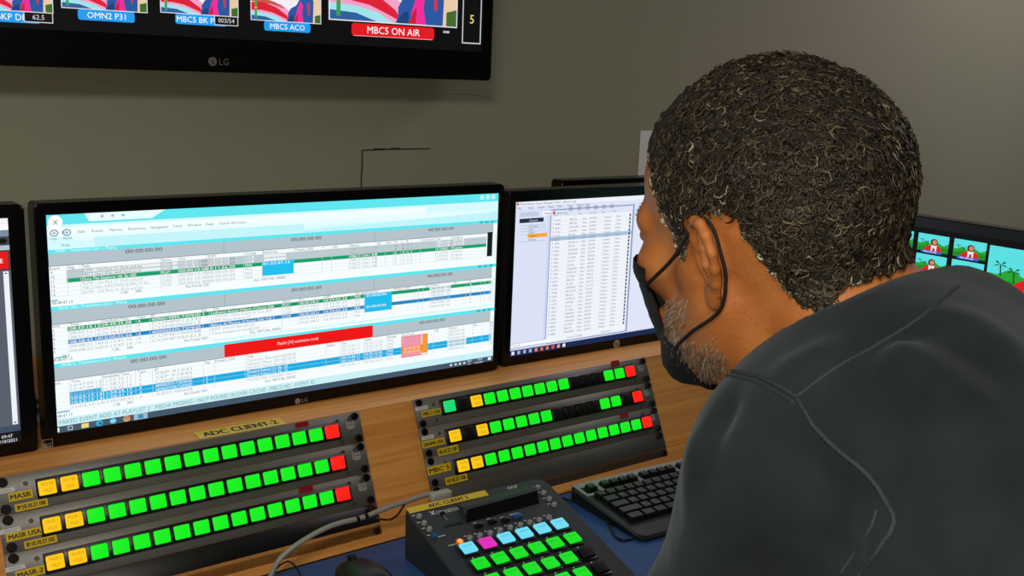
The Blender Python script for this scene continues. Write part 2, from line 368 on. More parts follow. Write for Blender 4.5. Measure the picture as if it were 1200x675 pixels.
for k, v in enumerate(rows):
    c = '#ffffff' if k < 3 else DIM; l = 8
    txt(58, 300, v, str(9 + k), HD)
    if k < 2:
        for a, b_ in ((95, 187), (188, 207), (209, 233), (243, 268), (286.5, 297), (309, 335), (511, 526), (529, 543)): f.rect(U(a, 300), v - rh * 0.82, U(b_, 300), v - rh * 0.12, '#e9f1f3', 7)
        c = '#7b868c'
    txt(95, 300, v, TIT[k], c); txt(188.5, 300, v, STA[k], c); txt(209.5, 300, v, DUR[k], c, w=0.038); txt(243, 300, v, '10:11:56.20' if k == 2 else '00:00:00.00', c, w=0.038)
    txt(287, 300, v, 'MHS', c); txt(410, 300, v, 'MBC3 OA1 AIR', '#ffffff' if k == 2 else DIM, w=0.046)
    for x, s in ((462, 'A'), (471, 'A'), (476.5, 'C'), (482, '1')): txt(x, 300, v, s, c)
    txt(511, 300, v, 'A TXMHD', c, w=0.022); txt(529, 300, v, 'Program', c, w=0.02)
txt(308, 300, rows[2], '01:33:47.13', '#ffffff', w=0.04)
f.rect(U(571, 272), V(572, 272), U(577, 272), V(574, 300), '#16181c', 9)
for a, s in ((140, '1:28'), (157, '300'), (217, 'No Fonds OKI'), (297, 'ALL VIRTUAL AIRED')): txt(a, 300, yv(353.3), s, HD)
f.rect(0.001, yv(352), 0.009, yv(353.6), '#58c2d0', 6); txt(57.5, 300, yv(358.2), '08:48:47.13', HD)
# section 2
y2 = [389, 394, 399.3, 404.6, 409.8, 415.2]; rows = [yv(y + 1.4) for y in y2]; rh = rows[1] - rows[0]
C2 = [79, 117, 159, 175, 233, 245, 330, 349.5, 368, 412, 426, 458, 489, 495, 503, 545, 562, 572]
for k, col in ((0, '#159c67'), (3, '#1b86c4')): f.rect(U(79, 390), rows[k] - rh, U(576, 340), rows[k], col, 5)
f.rect(U(427, 350), rows[0] - rh, U(459, 350), rows[4], '#1fbdee', 7)
f.rect(U(503, 350), rows[0] - rh, U(528, 340), rows[1], '#e6f3f5', 6)
gridlines(C2, rows[0] - rh * 2, rows[-1], 370)
for k in range(7): f.rect(0, rows[0] - rh + rh * k, W - 0.01, rows[0] - rh + rh * k + 0.0003, '#d3dde1', 6)
for x, s in ((57.5, 'Event'), (81, 'Time'), (118.5, 'Scheduled Time'), (160.5, 'Type'), (177, 'ID'), (236, 'Seg'), (249, 'Title'), (331, 'Status'), (350.5, 'Dur'), (379, 'SOM'), (416, 'Storage'), (428, 'Early/Late'), (461, 'Protect_LIVE'), (497, 'GD'), (504, 'Device'), (530, 'Sec'), (547, 'Ch')): txt(x, 370, rows[0] - rh, s, HD)
TM = ['08:43:10.12', '08:50:12.16', '08:52:21.16', '08:58:43.10', '09:08:21.16', '09:08:27.16']; SC = ['09:49:35.08', '09:59:52.04', '09:59:47.04', '10:00:02.04', '10:12:41.10', '10:12:47.10']
IDS = ['4000019899-TXMHD', 'COMP012341', 'COMP000012', '4000005470-TXMHD', 'COMP700048', 'COMP702413']; T2 = ['Ladhenni Aswad Diblom (Chosan Edit', 'COUNTIN: Othaq Istqalm Al Tasia (EKE', 'BUMP: Mubas Dramias V3', 'Bahea Al Mouna (Chosan Edit V3) [', 'BUMP: Dramais Ramadan 02', 'Othaq Haqqalm Al Tasia@27:00']
for k, v in enumerate(rows):
    on = k in (0, 3); c = '#ffffff' if on else DIM
    txt(58.5, 370, v, str(11 + k + (k > 1)), HD)
    txt(80.5, 370, v, TM[k], c, w=0.037); txt(118.5, 370, v, SC[k], c, w=0.037); txt(161, 370, v, 'A', c); txt(177, 370, v, IDS[k], c, w=0.066)
    txt(237, 370, v, '4' if k == 0 else ('1' if on else ''), c); txt(247, 370, v, T2[k], c, w=0.092 if on else None)
    txt(331, 370, v, {0: 'PLAY', 1: 'CUED', 2: 'CUED', 3: 'STOP'}.get(k, ''), c); txt(351, 370, v, '00:05:34.31', c, w=0.03); txt(379, 370, v, '10:39:05.24', c, w=0.038)
    txt(415, 370, v, 'MHS', c); txt(504.5, 370, v, 'MBCMASR1 AIR', '#5a6c74' if k == 0 else DIM, w=0.036)
    for x, s in ((549, 'A'), (566, '1'), (573, '2')): txt(x, 370, v, s, c)
for k in (0, 3): txt(429, 370, rows[k], '01:00:02:06', '#ffffff', w=0.034)
for a, s in ((70, '24:2'), (130, '1:28'), (147, '300'), (215, 'No Fonds OKI'), (292, 'ALL VIRTUAL AIRED')): txt(a, 370, yv(421.4), s, HD)
f.rect(0.001, yv(419.6), 0.016, yv(421.2), '#58c2d0', 6); txt(57.5, 370, yv(425.6), '08:48:47.13', HD); f.rect(0.3 * W, yv(422), W * 0.99, yv(425), '#d8f9fc', 5)
# section 3
f.rect(U(262.5, 400), yv(430.6), U(436.5, 390), yv(447.2), '#ee1010', 7); f.rect(U(262.5, 400), yv(447.2), U(436.5, 390), yv(448.0), '#f7c9c9', 7)
f.text('Playlist [10] automation mode', U(325, 402), yv(440.6), 0.0046, '#ffd9d9', 8, w=0.064)
y3 = [456.4, 461.4, 466.5, 471.5, 476.7, 482]; rows = [yv(y + 1.4) for y in y3]; rh = rows[1] - rows[0]
for a, b_, c_, r0, r1 in ((80, 579, '#12b4e8', 2, 4),): f.rect(U(a, 440), rows[r0 - 0] - rh * 0.0, U(576, 395), rows[4], '#12aee4', 5)
f.rect(U(80, 440), rows[1], U(118, 440), rows[2], '#12aee4', 5)
for a, b_ in ((470, 494), ): 
    f.rect(U(a, 400), rows[0] - rh, U(b_, 398), rows[5], '#f2a0b4', 7); f.rect(U(494.5, 400), rows[0] - rh, U(500.5, 398), rows[5] - rh * .5, '#f59a2c', 7)
    for k in (3, 4): f.rect(U(a, 400), rows[k] - rh, U(494.5, 398), rows[k], '#f58a2c', 8)
f.frame(U(470, 400), rows[0] - rh, U(500.5, 398), rows[5], 0.0006, '#d05a40', 9)
f.rect(U(524, 400), rows[3] - rh, U(546, 398), rows[4], '#d4eef5', 6)
C3 = [80, 118, 158, 178, 238, 251, 287, 382, 398, 426, 452, 470, 500.5, 507, 524, 552, 563, 571]
gridlines(C3, rows[0] - rh * 2, rows[-1], 430)
for k in range(7): f.rect(0, rows[0] - rh + rh * k, W - 0.01, rows[0] - rh + rh * k + 0.0003, '#d3dde1', 6)
for x, s in ((58, 'Event'), (82, 'Time'), (119, 'Scheduled Time'), (161, 'Type'), (181, 'ID'), (240, 'Seg'), (252, 'Protect_LIVE'), (289, 'Title'), (383, 'Status'), (400, 'Dur'), (427, 'SOM'), (453, 'Storage'), (471, 'Early/Late'), (508, 'GD'), (525, 'Device'), (553, 'Sec'), (572, 'Ch')): txt(x, 430, rows[0] - rh, s, HD)
TM = ['10:47:09.12', '10:47:49.12', '10:49:25.15', '10:53:17.13', '10:53:17.13', '11:03:15.21']; SC = ['11:53:35.17', '11:58:12.17', '11:58:42.17', '11:54:25.17', '11:58:21.17', '12:00:00.01']
IDS = ['VEP-91041', 'VEP-91840', 'COMP-02001', '40000377-TXMHD', '4000037708-TXMHD', 'GZO-00008']; T2 = ['Taweeny Ramadan@08:00', 'Sabahat Masry 2014@18:00', 'PROMO: Masar Ramadan 2014', 'Shoqod Faked (1): Ep. 22', 'Shoqod Faked (1): Ep. 22', 'PROMO MSR CONCERT PART 2']
for k, v in enumerate(rows):
    on = k in (3, 4); c = '#ffffff' if on else DIM
    txt(58.5, 430, v, str(35 + k), HD)
    txt(82, 430, v, TM[k], c, w=0.037); txt(119.5, 430, v, SC[k], c, w=0.037); txt(162, 430, v, 'A', c); txt(181, 430, v, IDS[k], c, w=0.05)
    if on: txt(241, 430, v, '2', c)
    txt(289, 430, v, T2[k], c, w=0.075 if not on else 0.062); txt(400, 430, v, '00:14:45.11', c, w=0.03); txt(427, 430, v, '10:30:15.20', c, w=0.03); txt(453.5, 430, v, 'MHS', c)
    txt(472, 430, v, '03:24:52.03', '#ffffff' if on else '#e2708c', w=0.03, l=9); txt(525, 430, v, 'MBCMASR AIR', '#5b7680' if on else DIM, w=0.03); txt(573, 430, v, 'A', c)
for a, s in ((131, '1:28'), (147, '300'), (215, 'No Fonds OKI'), (310, 'ALL VIRTUAL AIRED')): txt(a, 430, yv(488.5), s, HD)
f.rect(0.001, yv(484.2), 0.016, yv(486), '#58c2d0', 6); txt(57.5, 430, yv(492), '08:48:47.13', HD)
f.rect(0, yv(492.6), W, yv(501.5), '#c9f1f7', 6); f.text('FAKED EVENT ADD AT PLAYLIST 2   MEDIA MISSING - NOT FOUND IN DISK CACHE - MBC2 HD - EVENT 42', 0.003, yv(499.6), 0.0055, '#8496a0', 8, w=W * 0.52)
f.rect(W - 0.0085, yv(313), W - 0.001, yv(353), '#e9f7f9', 5); f.rect(W - 0.0085, yv(381), W - 0.001, yv(421), '#e9f7f9', 5); f.rect(W - 0.0085, yv(448), W - 0.001, yv(486), '#e9f7f9', 5)
# taskbar
f.rect(0, yv(501.5), W, H, '#41576a', 10)
tb0, tb1 = yv(501.5), H; tm = (tb0 + tb1) / 2
xs = [U(x, 500) for x in (65, 82, 99.5, 116.4, 132.4, 148.5, 165)]
for k, u in enumerate(xs):
    if k == 0: f.rect(u - 0.003, tm - 0.0028, u + 0.004, tm + 0.0028, '#eaf6fb', 12)
    if k == 1: f.frame(u - 0.003, tm - 0.0026, u + 0.003, tm + 0.0026, 0.0007, '#dde7ec', 12)
    if k == 2: f.rect(u - 0.0045, tm - 0.003, u + 0.0045, tm + 0.003, '#f0d489', 12)
    if k == 3: f.ell(u, tm, 0.0045, 0.004, '#1fb4d6', 12); f.ell(u + 0.001, tm + 0.0005, 0.002, 0.0018, '#35516a', 13, 10)
    if k == 4: f.ell(u, tm, 0.0042, 0.0038, '#55c0e8', 12); f.rect(u - 0.003, tm - 0.0005, u + 0.003, tm + 0.0005, '#e8f6fb', 13)
    if k == 5: f.ell(u, tm, 0.0045, 0.004, '#e3a43c', 12); f.ell(u, tm - 0.001, 0.003, 0.0016, '#d8403a', 13, 12); f.ell(u, tm, 0.0018, 0.0017, '#5aa0e8', 14, 10)
    if k == 6: f.rect(u - 0.009, tb0 + 0.0003, u + 0.009, tb1 - 0.0003, '#9fb9c8', 11); f.rect(u - 0.0035, tm - 0.003, u + 0.0035, tm + 0.003, '#3d8fb8', 12)
for x in (528, 533.5, 538.5, 543.5): f.rect(U(x, 425) - 0.002, tm - 0.0018, U(x, 425) + 0.002, tm + 0.0018, '#d5dee4', 12)
f.text('ENG', U(547, 425), tm - 0.0006, 0.003, '#e6ecf0', 12); f.text('US', U(548, 425), tm + 0.0045, 0.003, '#e6ecf0', 12)
f.text('09:47', U(559, 425), tm - 0.0006, 0.003, '#e6ecf0', 12); f.text('10/4/2021', U(556, 425), tm + 0.0045, 0.003, '#e6ecf0', 12); f.rect(U(571, 425), tm - 0.003, U(571, 425) + 0.006, tm + 0.002, '#e6ecf0', 12)
f.build('display', lg, fn=fn)
# marks on its frame
g = Flat(); GREY = mat('logo_grey', '#8f8f92', 0.4)
def lg_logo(g, u, v, h, m):
    g.ell(u, v, h * 0.62, h * 0.62, m, 1, 24); g.rect(u - h * .05, v - h * .3, u + h * .05, v + h * .3, BEZ, 2); g.rect(u - h * .05, v + h * .2, u + h * .25, v + h * .3, BEZ, 2)
    g.text('LG', u + h * 0.95, v + h * 0.42, h * 0.85, m, 1)
u, v = pl.loc(348, 469.5); lg_logo(g, u, v, 0.0068, GREY); g.build('frame_logo', lg, fn=lambda p: fn((p[0], p[1], p[2] + 0.0021))); g = Flat()
u, v = pl.loc(55, 520); g.frame(u - 0.0065, v - 0.0065, u + 0.0065, v + 0.0065, 0.0007, GREY, 1); g.text('energy', u - 0.005, v + 0.001, 0.003, GREY, 1, w=0.010); g.rect(u - 0.005, v + 0.003, u + 0.005, v + 0.0045, GREY, 1)
g.build('energy_mark', lg, fn=lambda p: fn((p[0], p[1], p[2] + 0.0021)))

# ---- HP monitor
HY = 1.345; O = onY(604, 237, HY); O[2] = 1.2065; HW, HH = 0.478, 0.2635
hp, pl, fn = monitor('black monitor showing a pale file list window, left of the masked person\'s face', O, (1, 0, 0), HW, HH, (0.014, 0.0185, 0.016, 0.0165), 0.004, SHELF_Z)
U, V = pl.U, pl.V; f = Flat(); W, H = HW, HH
f.rect(0, 0, W, H, '#cfd9f4', 0); f.rect(0, 0, W, 0.0075, '#eef2fc', 1)
f.text('MediaMaster Asset Manager Client - [Asset List]', 0.010, 0.0058, 0.0034, '#4a5266', 2, w=0.12); f.ell(0.005, 0.0037, 0.0026, 0.0026, '#d25a50', 2, 12)
f.rect(0, 0.0075, W, 0.0145, '#dfe5f6', 1)
for k, s in enumerate(('File', 'View', 'Search', 'Assets', 'Filter', 'Tools', 'Window', 'Help')): f.text(s, 0.006 + 0.021 * k, 0.0128, 0.0036, '#3d465c', 2)
yl = lambda y: V(604 - (y - 237) * 0.044, y)
f.rect(0.002, 0.016, U(640, 300), H - 0.020, '#dbe2f6', 2)
f.rect(0.010, 0.018, 0.050, 0.0255, '#c3cce4', 3); f.rect(0.058, 0.018, 0.088, 0.0255, '#f2f5fd', 3); f.text('Assets', 0.063, 0.0238, 0.0042, '#3d465c', 4)
f.rect(0.010, yl(257), U(637, 256), yl(262), '#1e2a3c', 3); f.text('Channels', 0.03, yl(261), 0.0036, '#cfd9ea', 4); f.poly([(0.079, yl(258.5)), (0.084, yl(258.5)), (0.0815, yl(260.5))], '#dfe6f4', 4)
for a in (265, 268.5, 272, 276, 284): f.rect(0.012, yl(a), U(640, 256), yl(a) + 0.0006, '#98a5c2', 3)
for a, s in ((268, 'All Assets'), (271.5, 'Clips'), (275, 'Series'), (283.5, 'Archive')): f.text(s, 0.03, yl(a), 0.0034, '#56617c', 4)
f.rect(0.028, yl(275.5), U(641, 273), yl(280.3), '#f3a93e', 4); f.text('Playout', 0.034, yl(279.4), 0.0034, '#7a4a10', 5)
u0, u1 = U(643, 300), U(738, 300)
f.rect(u0, 0.016, u1 + 0.004, H - 0.012, '#8e9cc4', 2); f.rect(u0 + 0.002, 0.018, u1, H - 0.014, '#eff3fb', 3)
f.rect(u0 + 0.002, 0.018, u1, yl(257), '#dde5f5', 4); f.ell(u0 + 0.007, 0.022, 0.003, 0.003, '#d0504a', 5, 10); f.text('Asset List', u0 + 0.013, 0.0245, 0.004, '#3f74b8', 5)
for k in range(6):
    uu = u0 + 0.04 + 0.019 * k; f.frame(uu, yl(246.5), uu + 0.007, yl(251), 0.0008, '#4a5266', 5)
    f.rect(uu + 0.002, yl(248), uu + 0.005, yl(249.5), '#6b7590', 6)
for k, s in enumerate(('Name', 'ID', 'Title', 'Duration', 'Type', 'State')): f.text(s, u0 + 0.006 + 0.027 * k, yl(256), 0.003, '#6b7590', 5)
n = 31; v0, v1 = yl(259), H - 0.026; rr = random.Random(3); dv = (v1 - v0) / n
for k in range(n):
    v = v0 + dv * k
    if k == 5: f.rect(u0 + 0.002, v - 0.001, u1, v + dv - 0.001, '#a9c0dc', 4)
    f.rect(u0 + 0.002, v + dv - 0.0009, u1, v + dv - 0.0006, '#d0d9ea', 4)
    f.rect(u0 + 0.006, v + 0.002, u0 + 0.0075, v + 0.0045, '#8792a8', 5)
    for a, s in ((0.011, '%05d' % rr.randint(10000, 99999)), (0.042, rr.choice(['OMN3042P', 'PROMO 18', 'CLIP 4281', 'EP 2140', 'MBC5 ID'])), (0.071, 'Video'), (0.088, '00:%02d:%02d' % (rr.randint(0, 50), rr.randint(0, 59))), (0.123, 'Program'), (0.15, 'Online')):
        f.text(s, u0 + a, v + 0.0055, 0.0031, '#5f6a80', 5)
    f.rect(u1 - 0.0075, v + 0.001, u1 - 0.004, v + 0.0055, '#27303f', 5)
f.text('Items 31 of 1204', u0 + 0.05, H - 0.0165, 0.0035, '#5f6a80', 5); f.text('Refresh list', u1 - 0.06, H - 0.0165, 0.0035, '#5f6a80', 5)
f.rect(u1 + 0.005, 0.016, W, H - 0.012, '#dfe6f8', 2)
f.rect(0, H - 0.022, U(640, 400), H - 0.011, '#c5cfe8', 4); f.rect(0.003, H - 0.0205, 0.09, H - 0.0155, '#ffffff', 5); f.text('Show all', 0.006, H - 0.0165, 0.0032, '#5f6a80', 6)
f.rect(0, H - 0.010, W, H, '#15274f', 5)
for k, c in enumerate(('#dfe8ff', '#9fb0d8', '#9fb0d8', '#8fb0e8', '#e88a70', '#d86a5a', '#e0705a', '#c85a5a', '#e8a08a', '#e8e8f4')):
    uu = 0.004 + 0.0125 * k; f.rect(uu, H - 0.0082, uu + 0.0062, H - 0.0022, c, 6)
f.build('display', hp, fn=fn)
g = Flat(); u, v = pl.loc(721, 405); u += 0.001; v = H + 0.0085
g.ell(u, v, 0.0078, 0.0078, mat('hp_silver', '#b9bcc2', 0.25, 0.8), 1, 24); g.text('hp', u - 0.0042, v + 0.003, 0.0075, BEZ, 2, w=0.0085); g.build('frame_logo', hp, fn=lambda p: fn((p[0], p[1], p[2] + 0.0021)))

# ---- left monitor (its right part)
YL = 1.335; uR = onY(11.5, 300, YL)[0]; LMW = 0.52; zt = onY(5, 255.5, YL)[2]; zb_ = onY(5, 521, YL)[2]
lm, pl, fn = monitor('black monitor cut off by the left edge, dark window with a red button', (uR - LMW, YL, zt), (1, 0, 0), LMW, zt - zb_, (0.018, 0.016, 0.0185, 0.0175), 0.008, SHELF_Z, standm=mat('silver_stand', '#9a9b98', 0.3, 0.6), standu=0.78)
U, V = pl.U, pl.V; f = Flat(); W, H = LMW, zt - zb_; q = lambda y: V(6, y)
f.rect(0, 0, W, H, '#4c5262', 0); f.rect(0, 0, W, q(263), '#f2f2f6', 1); f.text('Router Control Panel - REC', W - 0.09, q(260.5), 0.0042, '#d02020', 2)
f.rect(0, q(263), W, q(269.5), '#ffffff', 1); f.text('x  +', W - 0.02, q(267.5), 0.004, '#808080', 2); f.rect(0, q(269.5), W, q(277), '#7c8b9a', 1)
f.rect(0, q(277), W, q(287.5), '#3c4350', 1); f.rrect(W - 0.055, q(279), W - 0.002, q(285.5), 0.004, '#0b0c10', 2); f.text('AUX 12', W - 0.05, q(284), 0.0045, '#f0f0f0', 3)
f.rect(0, q(287.5), W, q(293), '#b9c3cf', 1); f.text('OA Router Destination', W - 0.06, q(291.7), 0.0036, '#3b4048', 2)
f.rect(W - 0.075, q(294), W - 0.001, q(316), '#e01212', 1); f.text('TAKE', W - 0.026, q(308), 0.0052, '#ffffff', 2); f.frame(W - 0.075, q(294), W - 0.001, q(316), 0.0008, '#1c1c22', 3)
f.rect(0, q(317), W, q(500), '#585d6c', 1); f.rect(W - 0.0085, q(318), W - 0.0025, q(499), '#eef2fa', 2); f.poly([(W - 0.0075, q(321)), (W - 0.0035, q(321)), (W - 0.0055, q(319))], '#333a4a', 3); f.poly([(W - 0.0075, q(496)), (W - 0.0035, q(496)), (W - 0.0055, q(498))], '#333a4a', 3)
f.rect(0, q(500), W, q(507), '#3a4d63', 2); f.rect(0, q(507), W, H, '#0b0c12', 2); f.text('09:47', W - 0.022, q(513.5), 0.004, '#dfe4ea', 3); f.text('04/10/2021', W - 0.03, q(519), 0.004, '#dfe4ea', 3)
f.build('display', lm, fn=fn)

gx = onY(34, 500, 1.46); zt_ = onY(34, 458, 1.46)[2]; gs = empty('stand_post', (gx[0], 1.46, SHELF_Z), 'grey ribbed plastic stand in the gap between the two left monitors', 'stand')
SG = mat('stand_grey', '#8d8c88', 0.45); SDK = mat('stand_dark', '#2c2c2d', 0.5); hh_ = zt_ - SHELF_Z
mb = MB(); mb.box((0, 0, 0.006), (0.034, 0.06, 0.012), SG, 0.004); mb.build('base', gs)
mb = MB(); mb.box((0, 0.0, hh_ / 2 + .004), (0.026, 0.03, hh_ - .012), SG, 0.006); mb.build('post', gs)
for k in range(3): mb = MB(); mb.box((0, -0.001, hh_ - 0.012 - 0.013 * k), (0.030, 0.034, 0.006), SDK, 0.002); mb.build('rib', gs)
# ---- monitor seen behind the HP one (only its top edge shows)
RY = 1.52; O = onY(659, 210, RY); O[0] += 0.012; O[2] -= 0.016
bm_, pl, fn = monitor('black monitor behind, only its top edge showing over the file list monitor', O, (1, 0, 0), 0.50, 0.255, (0.014, 0.014, 0.014, 0.018), 0.008, SHELF_Z)
f = Flat(); f.rect(0, 0, 0.5, 0.255, GLASS, 0); f.build('display', bm_, fn=fn)

# ---- multiview monitor on the right, turned to the seat
SX = 1.75; a = onX(1072, 252, SX); b_ = onX(1077, 272, SX)
top = a[2]; y0 = 1.175; SW, SH = 0.70, 0.355; O = np.array([SX, y0 - 0.016, top - 0.020])
rm, pl, fn = monitor('black multiview monitor on the right with small cartoon thumbnails, above the dark shirt', O, (0, -1, 0), SW, SH, (0.016, 0.020, 0.016, 0.020), 0.006, 0.755, standu=0.5)
U, V = pl.U, pl.V; f = Flat(); f.rect(0, 0, SW, SH, '#030305', 0)
def cartoon(f, u0, v0, w, h, big=False):
    f.rect(u0, v0, u0 + w, v0 + h, '#59dfe0', 1)
    f.poly([(u0, v0 + h * .55)] + [(u0 + w * t, v0 + h * (.50 + .07 * math.sin(t * 17))) for t in np.linspace(0.05, .95, 14)] + [(u0 + w, v0 + h * .42), (u0 + w, v0 + h), (u0, v0 + h)], '#27a32e', 2)
    f.poly([(u0, v0 + h * .72)] + [(u0 + w * t, v0 + h * (.7 + .05 * math.sin(t * 12 + 1))) for t in np.linspace(0.05, .95, 10)] + [(u0 + w, v0 + h * .66), (u0 + w, v0 + h), (u0, v0 + h)], '#178a25', 3)
    for pu, pv in ((.15, .36), (.31, .46)):
        f.poly([(u0 + w * (pu - .008), v0 + h * pv), (u0 + w * (pu + .008), v0 + h * pv), (u0 + w * (pu + .02), v0 + h * (pv + .22)), (u0 + w * (pu + .005), v0 + h * (pv + .22))], '#174b22', 4)
        for a_ in range(0, 360, 52):
            d = math.radians(a_ + 10); f.poly([(u0 + w * pu, v0 + h * pv), (u0 + w * (pu + .05 * math.cos(d)), v0 + h * (pv + .09 * math.sin(d) - .02)), (u0 + w * (pu + .085 * math.cos(d)), v0 + h * (pv + .12 * math.sin(d) + .02))], '#174b22', 5)
    # plain stand-in figure: red cloak, white front, brown hair
    f.poly([(u0 + w * a_, v0 + h * b2) for a_, b2 in ((.2, 1), (.24, .86), (.36, .66), (.44, .58), (.66, .58), (.74, .68), (.8, .9), (.8, 1))], '#d51d22', 6)
    f.poly([(u0 + w * a_, v0 + h * b2) for a_, b2 in ((.46, 1), (.45, .6), (.64, .6), (.63, 1))], '#ece6ea', 7)
    f.ell(u0 + w * .54, v0 + h * .43, w * .115, h * .2, '#3c1a14', 7, 16); f.ell(u0 + w * .555, v0 + h * .43, w * .075, h * .14, '#d18a66', 8, 16)
    f.poly([(u0 + w * .52, v0 + h * .78), (u0 + w * .57, v0 + h * .74), (u0 + w * .6, v0 + h), (u0 + w * .5, v0 + h)], '#a8161b', 8)
tw, th = 0.062, 0.0345
ua, va = pl.loc(1077, 272); ub, vb = pl.loc(1119, 278.5)
du = ub - ua; dvv = pl.loc(1074.5, 295.5)[1] - va
for i in range(-1, 2):
    for j in range(7):
        u, v = ua + du * i, va + 0.0005 + dvv * j
        cartoon(f, u, v, du * 0.86, dvv * 0.84)
        if i >= 0 or j == 0: f.rrect(u + du * .12, v + dvv * .80, u + du * .70, v + dvv * .92, dvv * .04, '#2b5fd0', 10); f.text('MBC3 BK PGM', u + du * .2, v + dvv * .895, dvv * .075, '#ffffff', 11)
uc, vc = pl.loc(1160.5, 287); ww = 0.155; hh = 0.0865
for j in range(2):
    for i in range(2):
        cartoon(f, uc + i * (ww + .012), vc + j * (hh + .02), ww, hh)
        f.rrect(uc + i * (ww + .012) + .02, vc + j * (hh + .02) + hh * .92, uc + i * (ww + .012) + .125, vc + j * (hh + .02) + hh * 1.08, .004, '#e01818', 11); f.text('MBC3 ON AIR', uc + i * (ww + .012) + .045, vc + j * (hh + .02) + hh * 1.04, .006, '#ffffff', 12)
f.build('display', rm, fn=fn)

# ---- television on the wall
TY = 1.705; xR = onY(574, 93, TY)[0]; zB = onY(300, 86, TY)[2]; TW, TH = 1.215, 0.684
O = np.array([xR - 0.020 - TW, TY, zB + 0.055 + TH])
pl = Plane(O, (1, 0, 0), (0, 0, -1)); base = pl.P((TW / 2, TH / 2, -(YW - TY)))
tv = empty('television', base, 'large black wall television with a row of broadcast preview pictures', 'television')
fn = lambda p: tuple(pl.P(p) - base)
mb = MB(); bezel_ring(mb, TW, TH, 0.020, 0.020, 0.020, 0.055, 0.008, 0.045, BEZ, lip=0.004); mb.build('bezel', tv, fn=fn)
mb = MB(); mb.box((TW / 2, TH / 2, -0.0595), (0.4, 0.3, 0.029), BACKP); mb.build('wall_bracket', tv, fn=fn)
U, V = pl.U, pl.V; f = Flat(); f.rect(0, 0, TW, TH, '#050508', 0)
def show(f, u0, v0, u1, v1, cut=None):
    w, h = u1 - u0, v1 - v0
    A = lambda *pts: [(u0 + w * a, v0 + h * b) for a, b in pts]
    f.rect(u0, v0, u1, v1, '#f6eef4', 1)
    f.poly(A((.88, 0), (1, 0), (1, 1), (.88, 1)), '#e8c9a8', 2); f.poly(A((.91, .82), (1, .78), (1, 1), (.91, 1)), '#3f6a2c', 3)
    f.poly(A((0, .62), (.1, .56), (.25, .55), (.42, .60), (.55, .76), (.62, .97), (.5, 1), (0, 1)), '#f3a2c8', 2)
    f.poly(A((0, .60), (.12, .57), (.22, .60), (.36, .68), (.5, .84), (.56, .98), (.45, .9), (.3, .8), (.15, .76), (0, .77)), '#dc1f38', 3)
    f.poly(A((0, .50), (.2, .50), (.34, .56), (.48, .68), (.46, .69), (.3, .62), (.15, .58), (0, .58)), '#c9584a', 4)
    f.poly(A((0, .80), (.2, .82), (.36, .88), (.5, 1), (.4, 1), (.25, .93), (0, .88)), '#9fe4ec', 4)
    f.poly(A((0, .88), (.2, .9), (.38, 1), (0, 1)), '#2c5f9c', 5)
    f.poly(A((.52, .80), (.56, .68), (.64, .60), (.72, .35), (.86, .30), (.89, .5), (.88, 1), (.5, 1), (.52, .9)), '#2857a0', 5)
    f.poly(A((.50, .98), (.56, .86), (.60, .84), (.60, 1)), '#1c3f78', 6)
    f.poly(A((.635, 1), (.62, .88), (.66, .66), (.70, .50), (.735, .6), (.72, .8), (.745, 1)), '#f02c9a', 6)
    f.poly(A((.60, 1), (.64, .84), (.665, .78), (.66, 1)), '#d2182c', 7); f.poly(A((.795, .55), (.835, .52), (.83, .8), (.81, .82)), '#d8304a', 7)
    f.ell(u0 + w * .78, v0 + h * .2, w * .055, h * .13, '#c98c6c', 7); f.ell(u0 + w * .78, v0 + h * .12, w * .06, h * .1, '#2a1c18', 8)
    f.rect(u0 + w * .055, v0 + h * .55, u0 + w * .085, v0 + h * .95, '#3aa04a', 8); f.rect(u0 + w * .055, v0 + h * .7, u0 + w * .085, v0 + h * .73, '#d8d040', 9)
    f.frame(u0, v0, u1, v1, w * 0.006 + 0.0004, '#e4e4ea', 10)
thumbs = [(-40, 62, 15, '5 BKP DNK', True, '62.5'), (71.5, 172.5, 14, 'OMN2 P31', False, ''), (187.5, 279, 25, 'MBC5 BK PGM', True, '003/54'), (293.5, 376, 24, 'MBC5 ACO', False, '')]
lines = [(16, 62), (15.5, 172), (20.5, 279), (28.5, 376)]
for (xa, xb, _, s, bx_, s2), (yb, xr) in zip(thumbs, lines):
    u0, u1 = U(xa, 5), U(xb, 8); v1 = V(xb, yb); v0 = v1 - (u1 - u0) * 0.56
    show(f, u0, v0, u1, v1)
    c0, c1 = u0 + (u1 - u0) * .18, u0 + (u1 - u0) * .84
    f.rrect(c0, v1 + 0.000, c1, v1 + 0.016, 0.004, '#1f9df0', 12); f.text(s, (c0 + c1) / 2, v1 + 0.0125, 0.009, '#ffffff', 13, align='C')
    if bx_: f.rect(u1 - 0.042, v1 - 0.001, u1 - 0.001, v1 + 0.0145, '#101014', 14); f.frame(u1 - 0.042, v1 - 0.001, u1 - 0.001, v1 + 0.0145, 0.0012, '#d8d8d8', 15); f.text(s2, u1 - 0.0215, v1 + 0.010, 0.007, '#d8d8d8', 15, align='C')
u0, u1 = U(385, 15), U(535.5, 20); v1 = V(535, 33); v0 = v1 - (u1 - u0) * 0.56; show(f, u0, v0, u1, v1)
v = V(460, 26); u0r, u1r = U(411.5, 32), U(508.5, 35); vt = V(412, 26.5); f.rrect(u0r, vt, u1r, vt + 0.0225, 0.006, '#e31420', 12); f.rect(u0r + 0.004, vt + 0.0215, u1r - 0.004, vt + 0.0225, '#f4b0b0', 13)
f.text('MBC5 ON AIR', (u0r + u1r) / 2, vt + 0.017, 0.0125, '#ffffff', 13, align='C')
f.rect(U(519, 37), V(519, 36), U(526, 38), V(526, 39), '#c8c8cc', 12); f.text('625', U(519.6, 37), V(526, 39) - 0.001, 0.0035, '#303036', 13)
